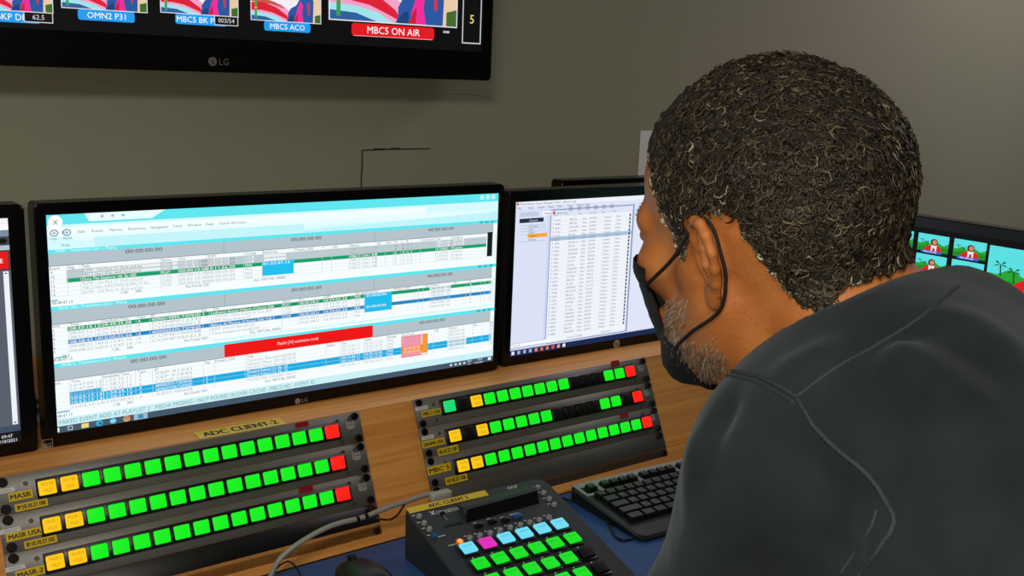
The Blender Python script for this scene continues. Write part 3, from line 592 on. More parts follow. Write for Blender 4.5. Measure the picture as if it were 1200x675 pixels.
u0, u1 = U(541, 40), U(563, 40); v1 = V(550, 51.3); f.frame(u0, v1 - 0.5, u1, v1, 0.0022, '#c9cfd4', 12); f.text('5', (u0 + u1) / 2, V(552, 27.5), 0.016, '#e8e87a', 13, align='C')
for k in range(5): f.text(str(4 - k), (u0 + u1) / 2, V(552, 27.5) - 0.06 - 0.06 * k, 0.016, '#c8c8c8', 13, align='C')
f.build('display', tv, fn=fn)
g = Flat(0.0002); u, v = pl.loc(248, 72); lg_logo(g, u, v, 0.012, mat('logo_dim', '#77777a', 0.4)); g.build('frame_logo', tv, fn=lambda p: fn((p[0], p[1], p[2] + 0.0042)))

# ------------------------------------------------------------------ console and desk
FO = CAM + M @ np.array([-.22178503, .17785562, 1.49936321]); FV = np.array([0, -0.4118, -0.9113]); FV /= np.linalg.norm(FV)
fpl = Plane(FO, (1, 0, 0), FV)
WD = wood(); CX0, CX1 = -0.75, 2.55
con = empty('control_console', (0.9, 1.3, 0), 'long wooden console with a sloped front holding two button racks', 'console')
cb = np.array([0.9, 1.3, 0.0]); fw = lambda p: tuple(np.array(p) - cb)
def prism(mb, prof, x0, x1, m):
    n = len(prof); mb.add([(x0, y, z) for y, z in prof] + [(x1, y, z) for y, z in prof],
                          [[i, (i + 1) % n, n + (i + 1) % n, n + i] for i in range(n)] + [list(range(n))[::-1], list(range(n, 2 * n))], m)
def fp(v, n): p = fpl.P((0, v, n)); return (p[1], p[2])
DZ = 0.755
# sloped front board, shelf behind it, lip at the foot
mb = MB(); prism(mb, [fp(-0.0005, -0.0025), fp(0.160, -0.0025), fp(0.160, -0.020), (fp(0.0, -0.020)[0], SHELF_Z - 0.018), (fp(0, -0.0025)[0] + 0.02, SHELF_Z - 0.018)], CX0, CX1, WD); mb.build('sloped_front', con, fn=fw)
mb = MB(); prism(mb, [(fp(-0.001, -0.0025)[0] + 0.001, SHELF_Z), (YW - 0.002, SHELF_Z), (YW - 0.002, SHELF_Z - 0.018), (fp(0, -0.0025)[0] + 0.024, SHELF_Z - 0.018)], CX0, CX1, WD); mb.build('top_shelf', con, fn=fw)
mb = MB(); prism(mb, [fp(0.1605, 0.0005), fp(0.1890, 0.0005), fp(0.1890, -0.020), fp(0.1605, -0.020)], CX0, CX1, WD); mb.build('foot_rail', con, fn=fw)
for x in (CX0 + 0.01, CX1 - 0.01, 0.9):
    mb = MB(); mb.box((x, 1.54, (SHELF_Z - 0.018) / 2), (0.018, 0.44, SHELF_Z - 0.018), WD, 0.001); mb.build('side_panel', con, fn=fw)
# yellow tape on the shelf edge
YT = mat('yellow_tape', '#d8b818', 0.35); INK = mat('tape_ink', '#15140c', 0.6)
STK_ = mat('white_sticker', '#c7c9cc', 0.4)
def tape(parent, base, p, u0, v0, u1, v1, s, name='label_tape', rot=0.0, n0=0.0008, txt=None, m=None, fit=0.86, ink=None):
    g = Flat(0.0001); g.poly([(u0, v0), (u1, v0), (u1, v1), (u0, v1)], m or YT, 2)
    g.add([(u0, v0, -.0002), (u1, v0, -.0002), (u1, v1, -.0002), (u0, v1, -.0002)], [[0, 1, 2, 3]], m or YT)
    if s: g.text(s, (u0 + u1) / 2, v1 - (v1 - v0) * 0.22, (v1 - v0) * 0.56, ink or INK, 4, w=(u1 - u0) * fit, align='C', bold=True)
    elif m is STK_: 
        for k in range(2): g.rect(u0 + (u1 - u0) * .2, v0 + (v1 - v0) * (.3 + .28 * k), u0 + (u1 - u0) * .8, v0 + (v1 - v0) * (.38 + .28 * k), GREY, 4)
    cu_, cv_ = (u0 + u1) / 2, (v0 + v1) / 2; c_, s_ = math.cos(rot), math.sin(rot)
    def F(q):
        a, b2 = q[0] - cu_, q[1] - cv_; return tuple(p.P((cu_ + a * c_ - b2 * s_, cv_ + a * s_ + b2 * c_, q[2] + n0)) - base)
    return g.build(name, parent, fn=F)
spl = Plane((0, 0, SHELF_Z), (1, 0, 0), (0, -1, 0))
a = spl.loc(223, 509); b_ = spl.loc(327, 491); cc = spl.loc(232, 517)
tape(con, cb, spl, a[0] + 0.004, a[1] - 0.001, b_[0], cc[1] - 0.002, 'ADC CLIENT-2', rot=0.012)
# desk
BL = mat('blue_desk_top', '#27508c', 0.55, bump=0.1, bscale=300, var=0.12, vscale=5)
dk = empty('desk', (0.9, 0.95, 0), 'blue topped desk running along the foot of the wooden console', 'desk'); db = np.array([0.9, 0.95, 0.0]); fd = lambda p: tuple(np.array(p) - db)
yb_ = fp(0.189, 0.0)[0]
mb = MB(); mb.box(((CX0 + CX1) / 2, (0.66 + yb_ - 0.001) / 2, DZ - 0.0125), (CX1 - CX0, yb_ - 0.001 - 0.66, 0.025), BL, 0.003); mb.build('desk_top', dk, fn=fd)
for x in (CX0 + 0.03, 2.2, CX1 - 0.03):
    mb = MB(); mb.box((x, 0.93, (DZ - 0.025) / 2), (0.03, 0.46, DZ - 0.025), WD, 0.001); mb.build('leg_panel', dk, fn=fd)
# ------------------------------------------------------------------ rack panels
FACE = mat('anodised_face', '#6a6864', 0.42, 0.35, bump=0.12, bscale=500); BAR = mat('button_bar_black', '#070707', 0.35)
SCREW = mat('black_screw', '#0d0d0d', 0.3, 0.3); SMALL = mat('steel_screw', '#77746e', 0.35, 0.8); SMALL2 = mat('dull_screw', '#3f3c38', 0.5, 0.3); BRS = mat('bronze_screw', '#4b2e22', 0.35, 0.6)
LITG, LITY, LITR, LITT = emis('#0cf01c', 1.0), emis('#ffc80a', 1.0), emis('#ff1c10', 1.0), emis('#12dc74', 1.0)
DARKB = mat('unlit_button', '#0a0c0a', 0.55, spec=0.25); WHT = mat('print_white', '#c9c9c6', 0.5); STK = mat('white_sticker', '#c7c9cc', 0.4)
REDT = mat('red_tape', '#8c0f18', 0.4); YINK = emis('#c88a08', 0.9); HALO = mat('cap_shroud', '#1a0a06', 0.4)
Un = 0.04445
def screw(mb, u, v, m, r=0.0056, h=0.0035):
    n = 20; ring = lambda rr, z: [(u + rr * math.cos(2 * math.pi * k / n), v + rr * math.sin(2 * math.pi * k / n), z) for k in range(n)]
    L = ring(r, 0.0) + ring(r, h * .6) + ring(r * .8, h) + ring(r * .42, h) + ring(r * .35, h * .4)
    mb.add(L, [[j * n + k, j * n + (k + 1) % n, (j + 1) * n + (k + 1) % n, (j + 1) * n + k] for j in range(4) for k in range(n)] + [[4 * n + k for k in range(n)]], m, False)
def rack_unit(ou, ov, cols, bu, tapes, label, group, redtape=None, small=True):
    p = Plane(fpl.P((ou, ov, 0)), (1, 0, 0), FV); base = p.P((0.2413, Un, -0.0025))
    fn = lambda q: tuple(p.P(q) - base)
    t = empty('button_panel', base, label, 'rack panel', group)
    mb = MB(); mb.box((0.2413, Un / 2, -0.001), (0.4826, Un - 0.0006, 0.003), FACE, 0.0006, seg=1)
    mb.rect = None
    o = mb.build('face_plate', t, fn=fn)
    n = len(cols); pitch = (bu[1] - bu[0]) / (n - 1); vc = 0.0222 + bu[2]; c0, c1 = bu[0] - pitch * (.46 if ou < 0 else .56), bu[1] + pitch * .58
    mb = MB(); mb.box(((c0 + c1) / 2, vc, 0.0015), (c1 - c0, 0.0245, 0.003), BAR, 0.0008, seg=1); mb.build('button_bar', t, fn=fn)
    mm = {'G': LITG, 'Y': LITY, 'R': LITR, 'T': LITT, 'D': DARKB}
    for k, c in enumerate(cols):
        u = bu[0] + pitch * k; mb = MB(); w_, h_ = (0.0197, 0.0172) if c != 'R' else (0.0205, 0.0185)
        mb.box((u, vc, 0.0034), (w_ + 0.0016, h_ + 0.0016, 0.003), HALO if c == 'Y' else BAR, 0.0006, seg=1)
        mb.box((u, vc, 0.0052), (w_, h_, 0.005), mm[c], 0.0016)
        if c == 'Y':
            g = Flat(0.00008); g.text(rr.choice(['MASR 1', 'MASR 2', 'ROUTER']), u, vc - 0.0022, 0.0038, YINK, 1, w=0.0135, align='C'); g.text('HLD', u, vc + 0.0052, 0.0038, YINK, 1, w=0.009, align='C')
            mb.add([(a, b2, c2 + 0.00775) for a, b2, c2 in g.v], g.f, YINK)
        mb.build('lit_button' if c != 'D' else 'unlit_button', t, fn=fn)
    for u in (0.00875, 0.4826 - 0.00875):
        for v in (0.00635, 0.0381):
            mb = MB(); screw(mb, u, v, SCREW); mb.build('rack_screw', t, fn=lambda q: fn((q[0], q[1], q[2] + 0.0005)))
    for u, v in ((0.0335, 0.0125), (0.0335, 0.0425 - .006), (0.446, 0.009), (0.4475, 0.0385)):
        mb = MB(); screw(mb, u, v, SMALL if u < 0.1 else SMALL2, 0.0027, 0.0012); mb.build('small_screw', t, fn=lambda q: fn((q[0], q[1], q[2] + 0.0005)))
    g = Flat(0.00006); g.text('Quartz', 0.4585, 0.0165, 0.0052, WHT, 1, w=0.0135); g.rect(0.4585, 0.0185, 0.472, 0.0192, WHT, 1); g.rect(0.4585, 0.0205, 0.472, 0.0212, WHT, 1); g.rect(0.461, 0.0226, 0.470, 0.0232, WHT, 1)
    g.build('maker_print', t, fn=lambda q: fn((q[0], q[1], q[2] + 0.0006)))
    for (a, b2, c2, d2, s, kind) in tapes:
        tape(t, base, p, a, b2, c2, d2, s, 'label_tape' if kind == 'y' else 'white_sticker', rot=-0.01, n0=0.0012 + (0.0004 if kind == 'y' else 0), m=YT if kind == 'y' else STK)
    if redtape: tape(t, base, p, redtape[0], redtape[1], redtape[2], redtape[3], '', 'red_tape', n0=0.001, m=REDT)
    return t
GL, GRt = 'stacked button panels in the left rack', 'stacked button panels in the right rack'
A = -0.4826
ST = (-0.0005, 0.0155, 0.0245, 0.0215)
L1 = rack_unit(A, 0, 'YY' + 'G' * 13 + 'R', (0.0558, 0.4330, 0), [(-0.002, 0.0140, 0.0215, 0.0195, '', 'w'), (0.0135, 0.0205, 0.0395, 0.0305, 'MASR', 'y'), (0.0185, 0.0345, 0.0545, 0.0435, 'IP:10.10.27.100', 'y')], 'top button panel of the left rack, taped MASR, all green and two yellow', GL, (0.383, 0.0005, 0.402, 0.0075))
L2 = rack_unit(A, Un, 'YY' + 'G' * 13 + 'R', (0.0545, 0.4328, 0), [(-0.002, 0.0160, 0.0215, 0.0215, '', 'w'), (0.0045, 0.0215, 0.0450, 0.0310, 'MASR USA', 'y'), (0.0225, 0.0345, 0.0585, 0.0435, 'IP:10.10.27.102', 'y')], 'middle button panel of the left rack, taped MASR USA', GL)
L3 = rack_unit(A, 2 * Un, 'YY' + 'G' * 13 + 'R', (0.0520, 0.4314, -0.001), [(-0.001, 0.0150, 0.0205, 0.0205, '', 'w'), (0.0085, 0.0215, 0.0405, 0.0315, 'MASR-2', 'y')], 'bottom button panel of the left rack, taped MASR-2', GL, (0.371, -0.0005, 0.391, 0.0075))
B = 0.0913
R1 = rack_unit(B, -0.002, 'TDY' + 'G' * 7 + 'DDD' + 'GGR', (0.0585, 0.4355, -0.002), [(0.001, 0.0125, 0.023, 0.0180, '', 'w'), (0.010, 0.0200, 0.045, 0.0290, 'MBC3 USA', 'y')], 'top button panel of the right rack with three unlit buttons in the middle', GRt, (0.401, -0.003, 0.419, 0.0065))
R2 = rack_unit(B, -0.002 + Un, 'YDY' + 'G' * 5 + 'DDDD' + 'GGDR', (0.0575, 0.4390, -0.001), [(0.002, 0.0125, 0.023, 0.0180, '', 'w'), (0.000, 0.0200, 0.040, 0.0300, 'DRAMA USA', 'y'), (0.0240, 0.0350, 0.061, 0.0460, '10.10.27.109', 'y')], 'middle button panel of the right rack, taped DRAMA USA', GRt)
R3 = rack_unit(B, -0.002 + 2 * Un, 'YY' + 'G' * 13 + 'R', (0.0610, 0.4468, 0.001), [(0.0005, 0.0140, 0.041, 0.0260, 'MBC 5', 'y'), (0.0270, 0.0350, 0.066, 0.0460, '10.10.27.106', 'y')], 'bottom button panel of the right rack, taped MBC 5', GRt, (0.3945, -0.0005, 0.4125, 0.0075))
for ou, ov, m_, sm_, lb in ((A, 3 * Un, mat('blank_black', '#060607', 0.4), BRS, 'black blank panel under the MASR-2 button panel'), (B, -0.002 + 3 * Un, mat('blank_grey', '#3b3935', 0.5), SCREW, 'dark grey blank panel under the MBC 5 button panel')):
    p = Plane(fpl.P((ou, ov, 0)), (1, 0, 0), FV); base = p.P((0.2413, Un, -0.0025)); fn = lambda q: tuple(p.P(q) - base)
    t = empty('blank_panel', base, lb, 'rack panel')
    mb = MB(); mb.box((0.2413, Un / 2 , -0.001), (0.4826, Un - 0.0006, 0.003), m_, 0.0006, seg=1); mb.build('face_plate', t, fn=fn)
    for u in (0.00875, 0.4826 - 0.00875):
        for v in (0.00635, 0.0381):
            mb = MB(); screw(mb, u, v, sm_); mb.build('rack_screw', t, fn=lambda q: fn((q[0], q[1], q[2] + 0.0005)))
# ------------------------------------------------------------------ master control keypad on the desk
OO = CAM + (np.array([0.54976534, 0.77420257, 0.9535804]) - CAM) * (0.030 / 0.0225)
ya, sl = math.radians(-2.61), math.radians(15.635)
eu = np.array([math.cos(ya), math.sin(ya), 0]); fw_ = np.array([math.sin(ya), -math.cos(ya), 0]); ev = fw_ * math.cos(sl) + np.array([0, 0, -math.sin(sl)])
opl = Plane(OO, eu, ev); base = opl.P((0.075, 0.02, 0)); base[2] = DZ
ocp = empty('control_keypad', base, 'black wedge-shaped broadcast keypad with cyan, magenta and green lit keys', 'control panel')
fo = lambda q: tuple(opl.P(q) - base)
BODY = mat('keypad_body', '#24292f', 0.5, bump=0.25, bscale=900); BODYD = mat('keypad_dark', '#07080a', 0.3)
mb = MB(); u0, u1, v0, v1 = -0.0415, 0.1935, -0.104, 0.134
def onbody(u, v, dz=0.0): p = opl.P((u, v, 0)); return p
top = [(u0, v0), (u1, v0), (u1, v1), (u0, v1)]
nrm = opl.en; r_ = 0.008
ring_t = []; 
for cx, cy, a0 in ((u1 - 0.018, v0 + 0.018, -90), (u1 - .006, v1 - .006, 0), (u0 + .006, v1 - .006, 90), (u0 + 0.010, v0 + 0.010, 180)):
    rr_ = abs(u1 - cx) if cx > 0.05 else abs(u0 - cx)
    for k in range(7):
        a = math.radians(a0 + 15 * k); ring_t.append((cx + rr_ * math.cos(a), cy + rr_ * math.sin(a)))
def inset(p, d): 
    cx, cy = (u0 + u1) / 2, (v0 + v1) / 2; return (p[0] - math.copysign(d, p[0] - cx), p[1] - math.copysign(d, p[1] - cy))
R0 = [np.array(opl.P((*inset(p, 0.003), 0.0))) for p in ring_t]; R1_ = [np.array(opl.P((*inset(p, 0.0008), -0.0008))) for p in ring_t]; R2_ = [np.array(opl.P((*p, -0.003))) for p in ring_t]
R3_ = [np.array([q[0], q[1], DZ + 0.001]) for q in R2_]
n = len(R0); allv = [p - base for p in R0 + R1_ + R2_ + R3_]
mb.add(allv, [[k * n + i, k * n + (i + 1) % n, (k + 1) * n + (i + 1) % n, (k + 1) * n + i] for k in range(3) for i in range(n)] + [list(range(n))[::-1], list(range(3 * n, 4 * n))], BODY)
mb.build('body', ocp)
for (a, b2) in ((u0 + .02, v0 + .02), (u1 - .02, v0 + .02), (u0 + .02, v1 - .02), (u1 - .02, v1 - .02)):
    mb = MB(); q = opl.P((a, b2, 0)) - base; mb.cyl((q[0], q[1], 0), (q[0], q[1], 0.002), 0.007, BODYD, n=16); mb.build('rubber_foot', ocp)
CYK, MGK, GRK = emis('#6fdcf4', 1.0), emis('#e428b8', 1.0), emis('#10e020', 1.0)
px_, qv = 0.030, 0.0319
def keycap(i, j, m, name):
    u, v = i * px_, j * qv; mb = MB()
    mb.box((u, v + .0015, 0.0015), (0.0262, 0.0250, 0.003), BODYD, 0.001); mb.build('key_socket', ocp, fn=fo)
    mb = MB(); mb.box((u, v + 0.0012, 0.0045), (0.0205, 0.0180, 0.004), m, 0.0012)
    if m is not DARKB:
        g = Flat(0.0001); inkc = emis({'c': '#2f9ec0', 'm': '#b01890', 'g': '#0cae18'}['c' if m is CYK else 'm' if m is MGK else 'g'], .9)
        g.text(['PLAY', 'TAKE', 'HOLD', 'SKIP', 'CUE', 'ROLL'][(i + j) % 6], u, v + 0.0005, 0.0034, inkc, 1, w=0.013, align='C'); mb.add([(a, b2, c2 + 0.0066) for a, b2, c2 in g.v], g.f, inkc)
    mb.build(name, ocp, fn=fo)
    mb = MB(); mb.cyl((u - 0.002, v - 0.0148, 0.0), (u - 0.002, v - 0.0148, 0.0012), 0.0011, WHT, n=8); mb.build('indicator', ocp, fn=fo)
keymap = ['CMCCCC', 'GGGGGG', 'GGGGGD', 'GGGGGD']
for j, row in enumerate(keymap):
    for i, c in enumerate(row): keycap(i, j, {'C': CYK, 'M': MGK, 'G': GRK, 'D': DARKB}[c], 'lit_key' if c != 'D' else 'unlit_key')
GK = mat('grey_button', '#8f8f8d', 0.4); BK = mat('blue_button', '#1d4f8f', 0.35)
for k, (x, y) in enumerate([(538.7, 636), (550.4, 631.4), (562.3, 628.6), (574.4, 625.6), (585.9, 622.1), (597.6, 619), (609.5, 616), (620.7, 613), (631.9, 610.2), (643, 607.2)]):
    u, v = opl.loc(x, y); mb = MB(); m_ = emis('#ffb040', 1.0) if k == 0 else GK
    if k == 0: mb.cyl((u, v, 0.0), (u, v, 0.0025), 0.0055, emis('#e04a08', 0.9), n=20)
    mb.cyl((u, v, 0.0), (u, v, 0.004), 0.0042, m_, 0.0034, n=20); mb.build('round_button' if k else 'lit_round_button', ocp, fn=fo)
    if k: mb = MB(); mb.box((u - 0.0035, v - 0.0065, 0.0003), (0.004, 0.0012, 0.0006), WHT); mb.build('print_mark', ocp, fn=fo)
for x, y, m_ in ((491, 606, GK), (497, 614, GK), (503, 621, GK), (509, 629, BK), (630, 572, GK), (637, 578.5, GK), (643.6, 585.4, GK), (649.3, 592.2, GK)):
    u, v = opl.loc(x, y); mb = MB(); mb.cyl((u, v, 0.0), (u, v, 0.004), 0.0042, m_, 0.0034, n=20); mb.build('round_button', ocp, fn=fo)
    mb = MB(); mb.box((u - 0.006, v - 0.005, 0.0003), (0.005, 0.0012, 0.0006), WHT); mb.build('print_mark', ocp, fn=fo)
for x, y, m_ in ((561, 617, BODYD), (577, 612.3, BODYD), (592, 610.5, BODYD), (606, 606.5, BK)):
    u, v = opl.loc(x, y); mb = MB(); mb.box((u, v, 0.0025), (0.0125, 0.0075, 0.005), m_, 0.001); mb.build('small_button', ocp, fn=fo)
    mb = MB(); mb.box((u - 0.001, v - 0.0078, 0.0003), (0.006 if m_ is BODYD else 0.014, 0.0016, 0.0006), WHT); mb.build('print_mark', ocp, fn=fo)
# display hood with its dark slot
def O2(x, y): return opl.loc(x, y)
a = O2(547, 603); b_ = O2(628, 581); c_ = O2(632, 590); d_ = O2(546, 613); aa, bb = O2(519, 608), O2(523, 617)
g = MB(); h0 = 0.0004
quad = [a, b_, c_, d_]
g.add([(*a, 0.009), (*b_, 0.009), (*c_, 0.0006), (*d_, 0.0006), (*a, 0.0), (*b_, 0.0)], [[0, 1, 2, 3], [0, 3, 4], [1, 5, 2], [0, 4, 5, 1]], mat('window_black', '#020203', 0.7, spec=0.1)); g.build('display_window', ocp, fn=fo)
mb = MB(); e0 = (a[0] - 0.004, a[1] - 0.006); e1 = (b_[0] + 0.004, b_[1] - 0.006)
mb.add([(e0[0], e0[1] - 0.02, 0.0), (e1[0], e1[1] - 0.02, 0.0), (*e1, 0.0092), (*e0, 0.0092), (*b_, 0.0088), (*a, 0.0088), (e0[0] - .001, e0[1] + .006, 0), (e1[0] + .001, e1[1] + .006, 0)],
       [[0, 1, 2, 3], [3, 2, 4, 5], [0, 3, 6], [3, 5, 6], [1, 7, 2], [2, 7, 4]], BODY); mb.build('display_hood', ocp, fn=fo)
mb = MB(); p1, p2 = O2(521, 618), O2(541, 611.5); mb.box(((p1[0] + p2[0]) / 2, (p1[1] + p2[1]) / 2, 0.0003), (p2[0] - p1[0], 0.004, 0.0008), BODYD); mb.build('speaker_slot', ocp, fn=fo)
for x, y in ((518, 602), (542, 595.5), (565, 589.3), (587, 583.6), (609, 578)):
    u, v = O2(x, y); zt = 0.0 if x < 545 else 0.0
    mb = MB(); mb.box((u, v, 0.0015), (0.0080, 0.004, 0.003), BODYD, 0.001); mb.build('lock_tab', ocp, fn=fo)
g = Flat(0.0002)
for x, y in ((518, 602), (542, 595.5), (565, 589.3), (587, 583.6), (609, 578)):
    u, v = O2(x + 3, y + 4); g.poly([(u - .0006, v - .003), (u + .0006, v - .003), (u + .0006, v + .008), (u - .0006, v + .008)], GK, 4)
g.build('slot_lines', ocp, fn=fo); g = Flat(0.0002); u, v = O2(596, 574); g.text('OCP', u, v, 0.0058, WHT, 2, w=0.017, bold=True); g.build('printed_letters', ocp, fn=fo); g = Flat(0.0002)
u, v = O2(513, 602.0); g.text('imagine', u, v, 0.0066, WHT, 2, w=0.034); g.rect(u, v + 0.0015, u + 0.034, v + 0.0022, WHT, 2)
g_imagine = g
for s_ in (1, -1): g.poly([(u - 0.0105, v - .0035 - s_ * .0035), (u - 0.0085, v - .0035 - s_ * .0042), (u - 0.002, v - .0035 + s_ * .0035), (u - 0.004, v - .0035 + s_ * .0042)], WHT, 2)
g.build('printed_letters', ocp, fn=fo); g = Flat(0.0002)
u, v = O2(513, 629.5); g.rect(u, v - .0008, u + 0.012, v + .0008, WHT, 2); g.build('print_mark', ocp, fn=fo); g = Flat(0.0002); u, v = O2(525, 640); g.rect(u, v - .0008, u + 0.012, v + .0008, WHT, 2)
g.build('print_mark', ocp, fn=fo)
a = O2(474, 594.5); b_ = O2(568, 575)
tape(ocp, base, opl, u0 + 0.003, v0 + 0.001, b_[0], v0 + 0.013, 'ADC CLIENT 2', rot=-0.0, n0=0.0006, fit=0.5)

# ------------------------------------------------------------------ keyboard
KB = np.array([*onZ(666.5, 567.5, DZ + 0.026)[:2], DZ]); ky = math.radians(-3.0)
kb = empty('keyboard', KB, 'black computer keyboard with grey upper border beside the dark sleeve', 'keyboard', rot=(0, 0, 0))
kc, ks = math.cos(ky), math.sin(ky); KW, KD = 0.452, 0.178
def fk(q): # u right, v towards user, n up ; slab slopes to the user
    u, v, n = q; return (u * kc + v * ks, u * ks - v * kc, n + 0.024 - 0.09 * v)
KC = mat('keyboard_case', '#141416', 0.4); KG = mat('keyboard_border', '#9a9da0', 0.45); KK = mat('key_cap', '#070708', 0.35); KL = mat('key_legend', '#a8a8a8', 0.5)
mb = MB(); pr = [(0, -0.0), (KW, 0), (KW, KD), (0, KD)]
def rr_pts(u0, v0, u1, v1, r, k=5):
    P = []
    for cx, cy, a0 in ((u1 - r, v0 + r, -90), (u1 - r, v1 - r, 0), (u0 + r, v1 - r, 90), (u0 + r, v0 + r, 180)):
        for i in range(k + 1): a = math.radians(a0 + 90 / k * i); P.append((cx + r * math.cos(a), cy + r * math.sin(a)))
    return P
P_ = rr_pts(0, 0, KW, KD, 0.012); n = len(P_)
inn = lambda p, d: (p[0] - math.copysign(d, p[0] - KW / 2), p[1] - math.copysign(d, p[1] - KD / 2))
botz = lambda p: -(0.024 - 0.09 * p[1]) + 0.001
mb.add([(*inn(p, .003), 0.0) for p in P_] + [(*p, -0.003) for p in P_] + [(*p, botz(p)) for p in P_], [[k * n + i, k * n + (i + 1) % n, (k + 1) * n + (i + 1) % n, (k + 1) * n + i] for k in range(2) for i in range(n)] + [list(range(n)), list(range(2 * n, 3 * n))[::-1]], KC)
mb.build('case', kb, fn=fk)
mb = MB()
for u_a, v_a, u_b, v_b in ((0.004, 0.003, KW - .004, 0.016), (0.004, 0.038, KW - .004, 0.043), (0.004, 0.016, 0.009, 0.040), (0.036, 0.016, 0.044, 0.040), (0.118, 0.016, 0.126, 0.040), (0.200, 0.016, 0.208, 0.040), (0.284, 0.016, 0.292, 0.040)):
    mb.box(((u_a + u_b) / 2, (v_a + v_b) / 2, 0.0006), (u_b - u_a, v_b - v_a, 0.0014), KG)
mb.build('upper_border', kb, fn=fk)
_kp = {}
def key(u, v, w, h, s=''):
    mb = MB(); c = 0.0022
    lo = [(u - w / 2, v - h / 2), (u + w / 2, v - h / 2), (u + w / 2, v + h / 2), (u - w / 2, v + h / 2)]
    hi = [(u - w / 2 + c, v - h / 2 + c * .6), (u + w / 2 - c, v - h / 2 + c * .6), (u + w / 2 - c, v + h / 2 - c * 1.4), (u - w / 2 + c, v + h / 2 - c * 1.4)]
    mid = [(a * .35 + b2 * .65, a2 * .35 + b3 * .65) for (a, a2), (b2, b3) in zip(lo, hi)]
    V_ = [(*p, 0.0) for p in lo] + [(*p, 0.0068) for p in mid] + [(*p, 0.0080) for p in hi] + [(u, v, 0.0074)]
    mb.add(V_, [[4 * k + i, 4 * k + (i + 1) % 4, 4 * k + 4 + (i + 1) % 4, 4 * k + 4 + i] for k in range(2) for i in range(4)], KK, False)
    mb.add(V_[8:13], [[i, (i + 1) % 4, 4] for i in range(4)], KK, True)
    if s:
        g = Flat(0.0001); g.text(s, u - w * .25, v - h * .05, 0.0032, KL, 1); mb.add([(a, b2, c2 + 0.0080) for a, b2, c2 in g.v], g.f, KL)
    mb.build('key', kb, fn=fk)
s_ = 0.0190; uk = 0.014; vf = 0.0275
key(uk + .010, vf, 0.0165, 0.0165, 'Esc')
for g_ in range(3):
    for k in range(4): key(0.052 + g_ * 0.082 + k * 0.0185, vf, 0.0165, 0.0150, 'F%d' % (g_ * 4 + k + 1))
rows_ = ["`1234567890-=", "QWERTYUIOP[]", "ASDFGHJKL;'", "ZXCVBNM,./"]
v = 0.0535
for k, ch in enumerate(rows_[0]): key(uk + s_ / 2 + s_ * k, v, .0172, .0172, ch)
key(uk + s_ * 14, v, .036, .0172)
for r, off in ((1, 1.5), (2, 1.75), (3, 2.25)):
    v += s_; key(uk + s_ * off / 2, v, s_ * off - .0018, .0172)
    for k, ch in enumerate(rows_[r]): key(uk + s_ * (off + .5 + k), v, .0172, .0172, ch)
    e_ = off + len(rows_[r]); key(uk + s_ * (e_ + 15) / 2, v, s_ * (15 - e_) - .0018, .0172)
v += s_
for a, w in ((0, 1.5), (1.5, 1.25), (2.75, 1.25), (4, 6), (10, 1.25), (11.25, 1.25), (12.5, 1.25), (13.75, 1.25)): key(uk + s_ * (a + w / 2), v, s_ * w - .0018, .0172)
for k in range(3): key(0.311 + s_ * k, vf, .0165, .015)
for r in range(2):
    for k in range(3): key(0.311 + s_ * k, 0.0535 + s_ * r, .0172, .0172)
key(0.311 + s_, 0.0535 + s_ * 3, .0172, .0172)
for k in range(3): key(0.311 + s_ * k, 0.0535 + s_ * 4, .0172, .0172)
for r in range(5):
    for k in range(4):
        if (r, k) in ((0, 3), (4, 0)): continue
        key(0.376 + s_ * k * .98, 0.0535 + s_ * r, .0170, .0172)

# ------------------------------------------------------------------ mouse and cables
MP = onZ(413, 676, DZ); mx, my = MP[0], MP[1] - 0.035
bm = bmesh.new(); bmesh.ops.create_uvsphere(bm, u_segments=40, v_segments=24, radius=1)
for v_ in bm.verts:
    x, y, z = v_.co; sx = math.copysign(abs(x) ** 0.72, x); sy = math.copysign(abs(y) ** 0.8, y)
    hz = max(z, -0.35); v_.co = Vector((sx * (0.030 - .003 * (1 - abs(sy))), sy * 0.054, (hz + 0.35) * 0.025 * (1 - 0.18 * sy)))
ms = MB(); ms.bm(bm, mat('mouse_black', '#15171a', 0.4), True)
mo = empty('computer_mouse', (mx, my, DZ), 'black computer mouse on the blue desk at the bottom edge', 'mouse')
ms.build('shell', mo)
mb = MB(); mb.cyl((-0.004, 0.036, 0.0245), (0.004, 0.036, 0.0245), 0.007, BACKP, n=20); mb.build('scroll_wheel', mo)
def cable(name, pts, r, m, label, extra=None):
    ps = [p if len(p) == 3 and isinstance(p, np.ndarray) else p for p in pts]
    mb = MB(); mb.tube(ps, r, m, 10, 8)
    base = np.array(ps[0], float); mb.v = [tuple(np.array(v) - base) for v in mb.v]
    o = mb.build(name, None, tuple(base)); tag(o, label, 'cable'); return o, base
GC = mat('grey_cable', '#8f8d88', 0.45); BC = mat('black_cable', '#0a0a0b', 0.4)
Yc = 1.166
gp = [onY(316, 690, 1.160), onY(318, 673, 1.160), onY(327, 656.5, 1.160), onY(343.5, 641.5, 1.160), onY(364.5, 628, 1.160), onY(384, 618, 1.160), onY(402, 612, 1.160), onY(423, 607, 1.160), onY(442.5, 599.5, 1.160), onY(462, 592, 1.162), onY(477, 587.5, 1.163), onY(492, 582, 1.164), onY(508, 578, 1.165)]
gp[0][2] = max(gp[0][2], DZ + 0.004); gp[1][2] = max(gp[1][2], DZ + .005)
go, gb = cable('serial_cable', gp, 0.0036, GC, 'thick grey cable curving in front of the left rack to the keypad')
for x, y in ((417, 608.6), (427, 605.5)):
    p = onY(x, y, 1.160); q = onY(x + 3.6, y - 1.4, 1.160); mb = MB(); mb.cyl(p - gb, q - gb, 0.0042, BC, n=14); mb.build('cable_tie', go)
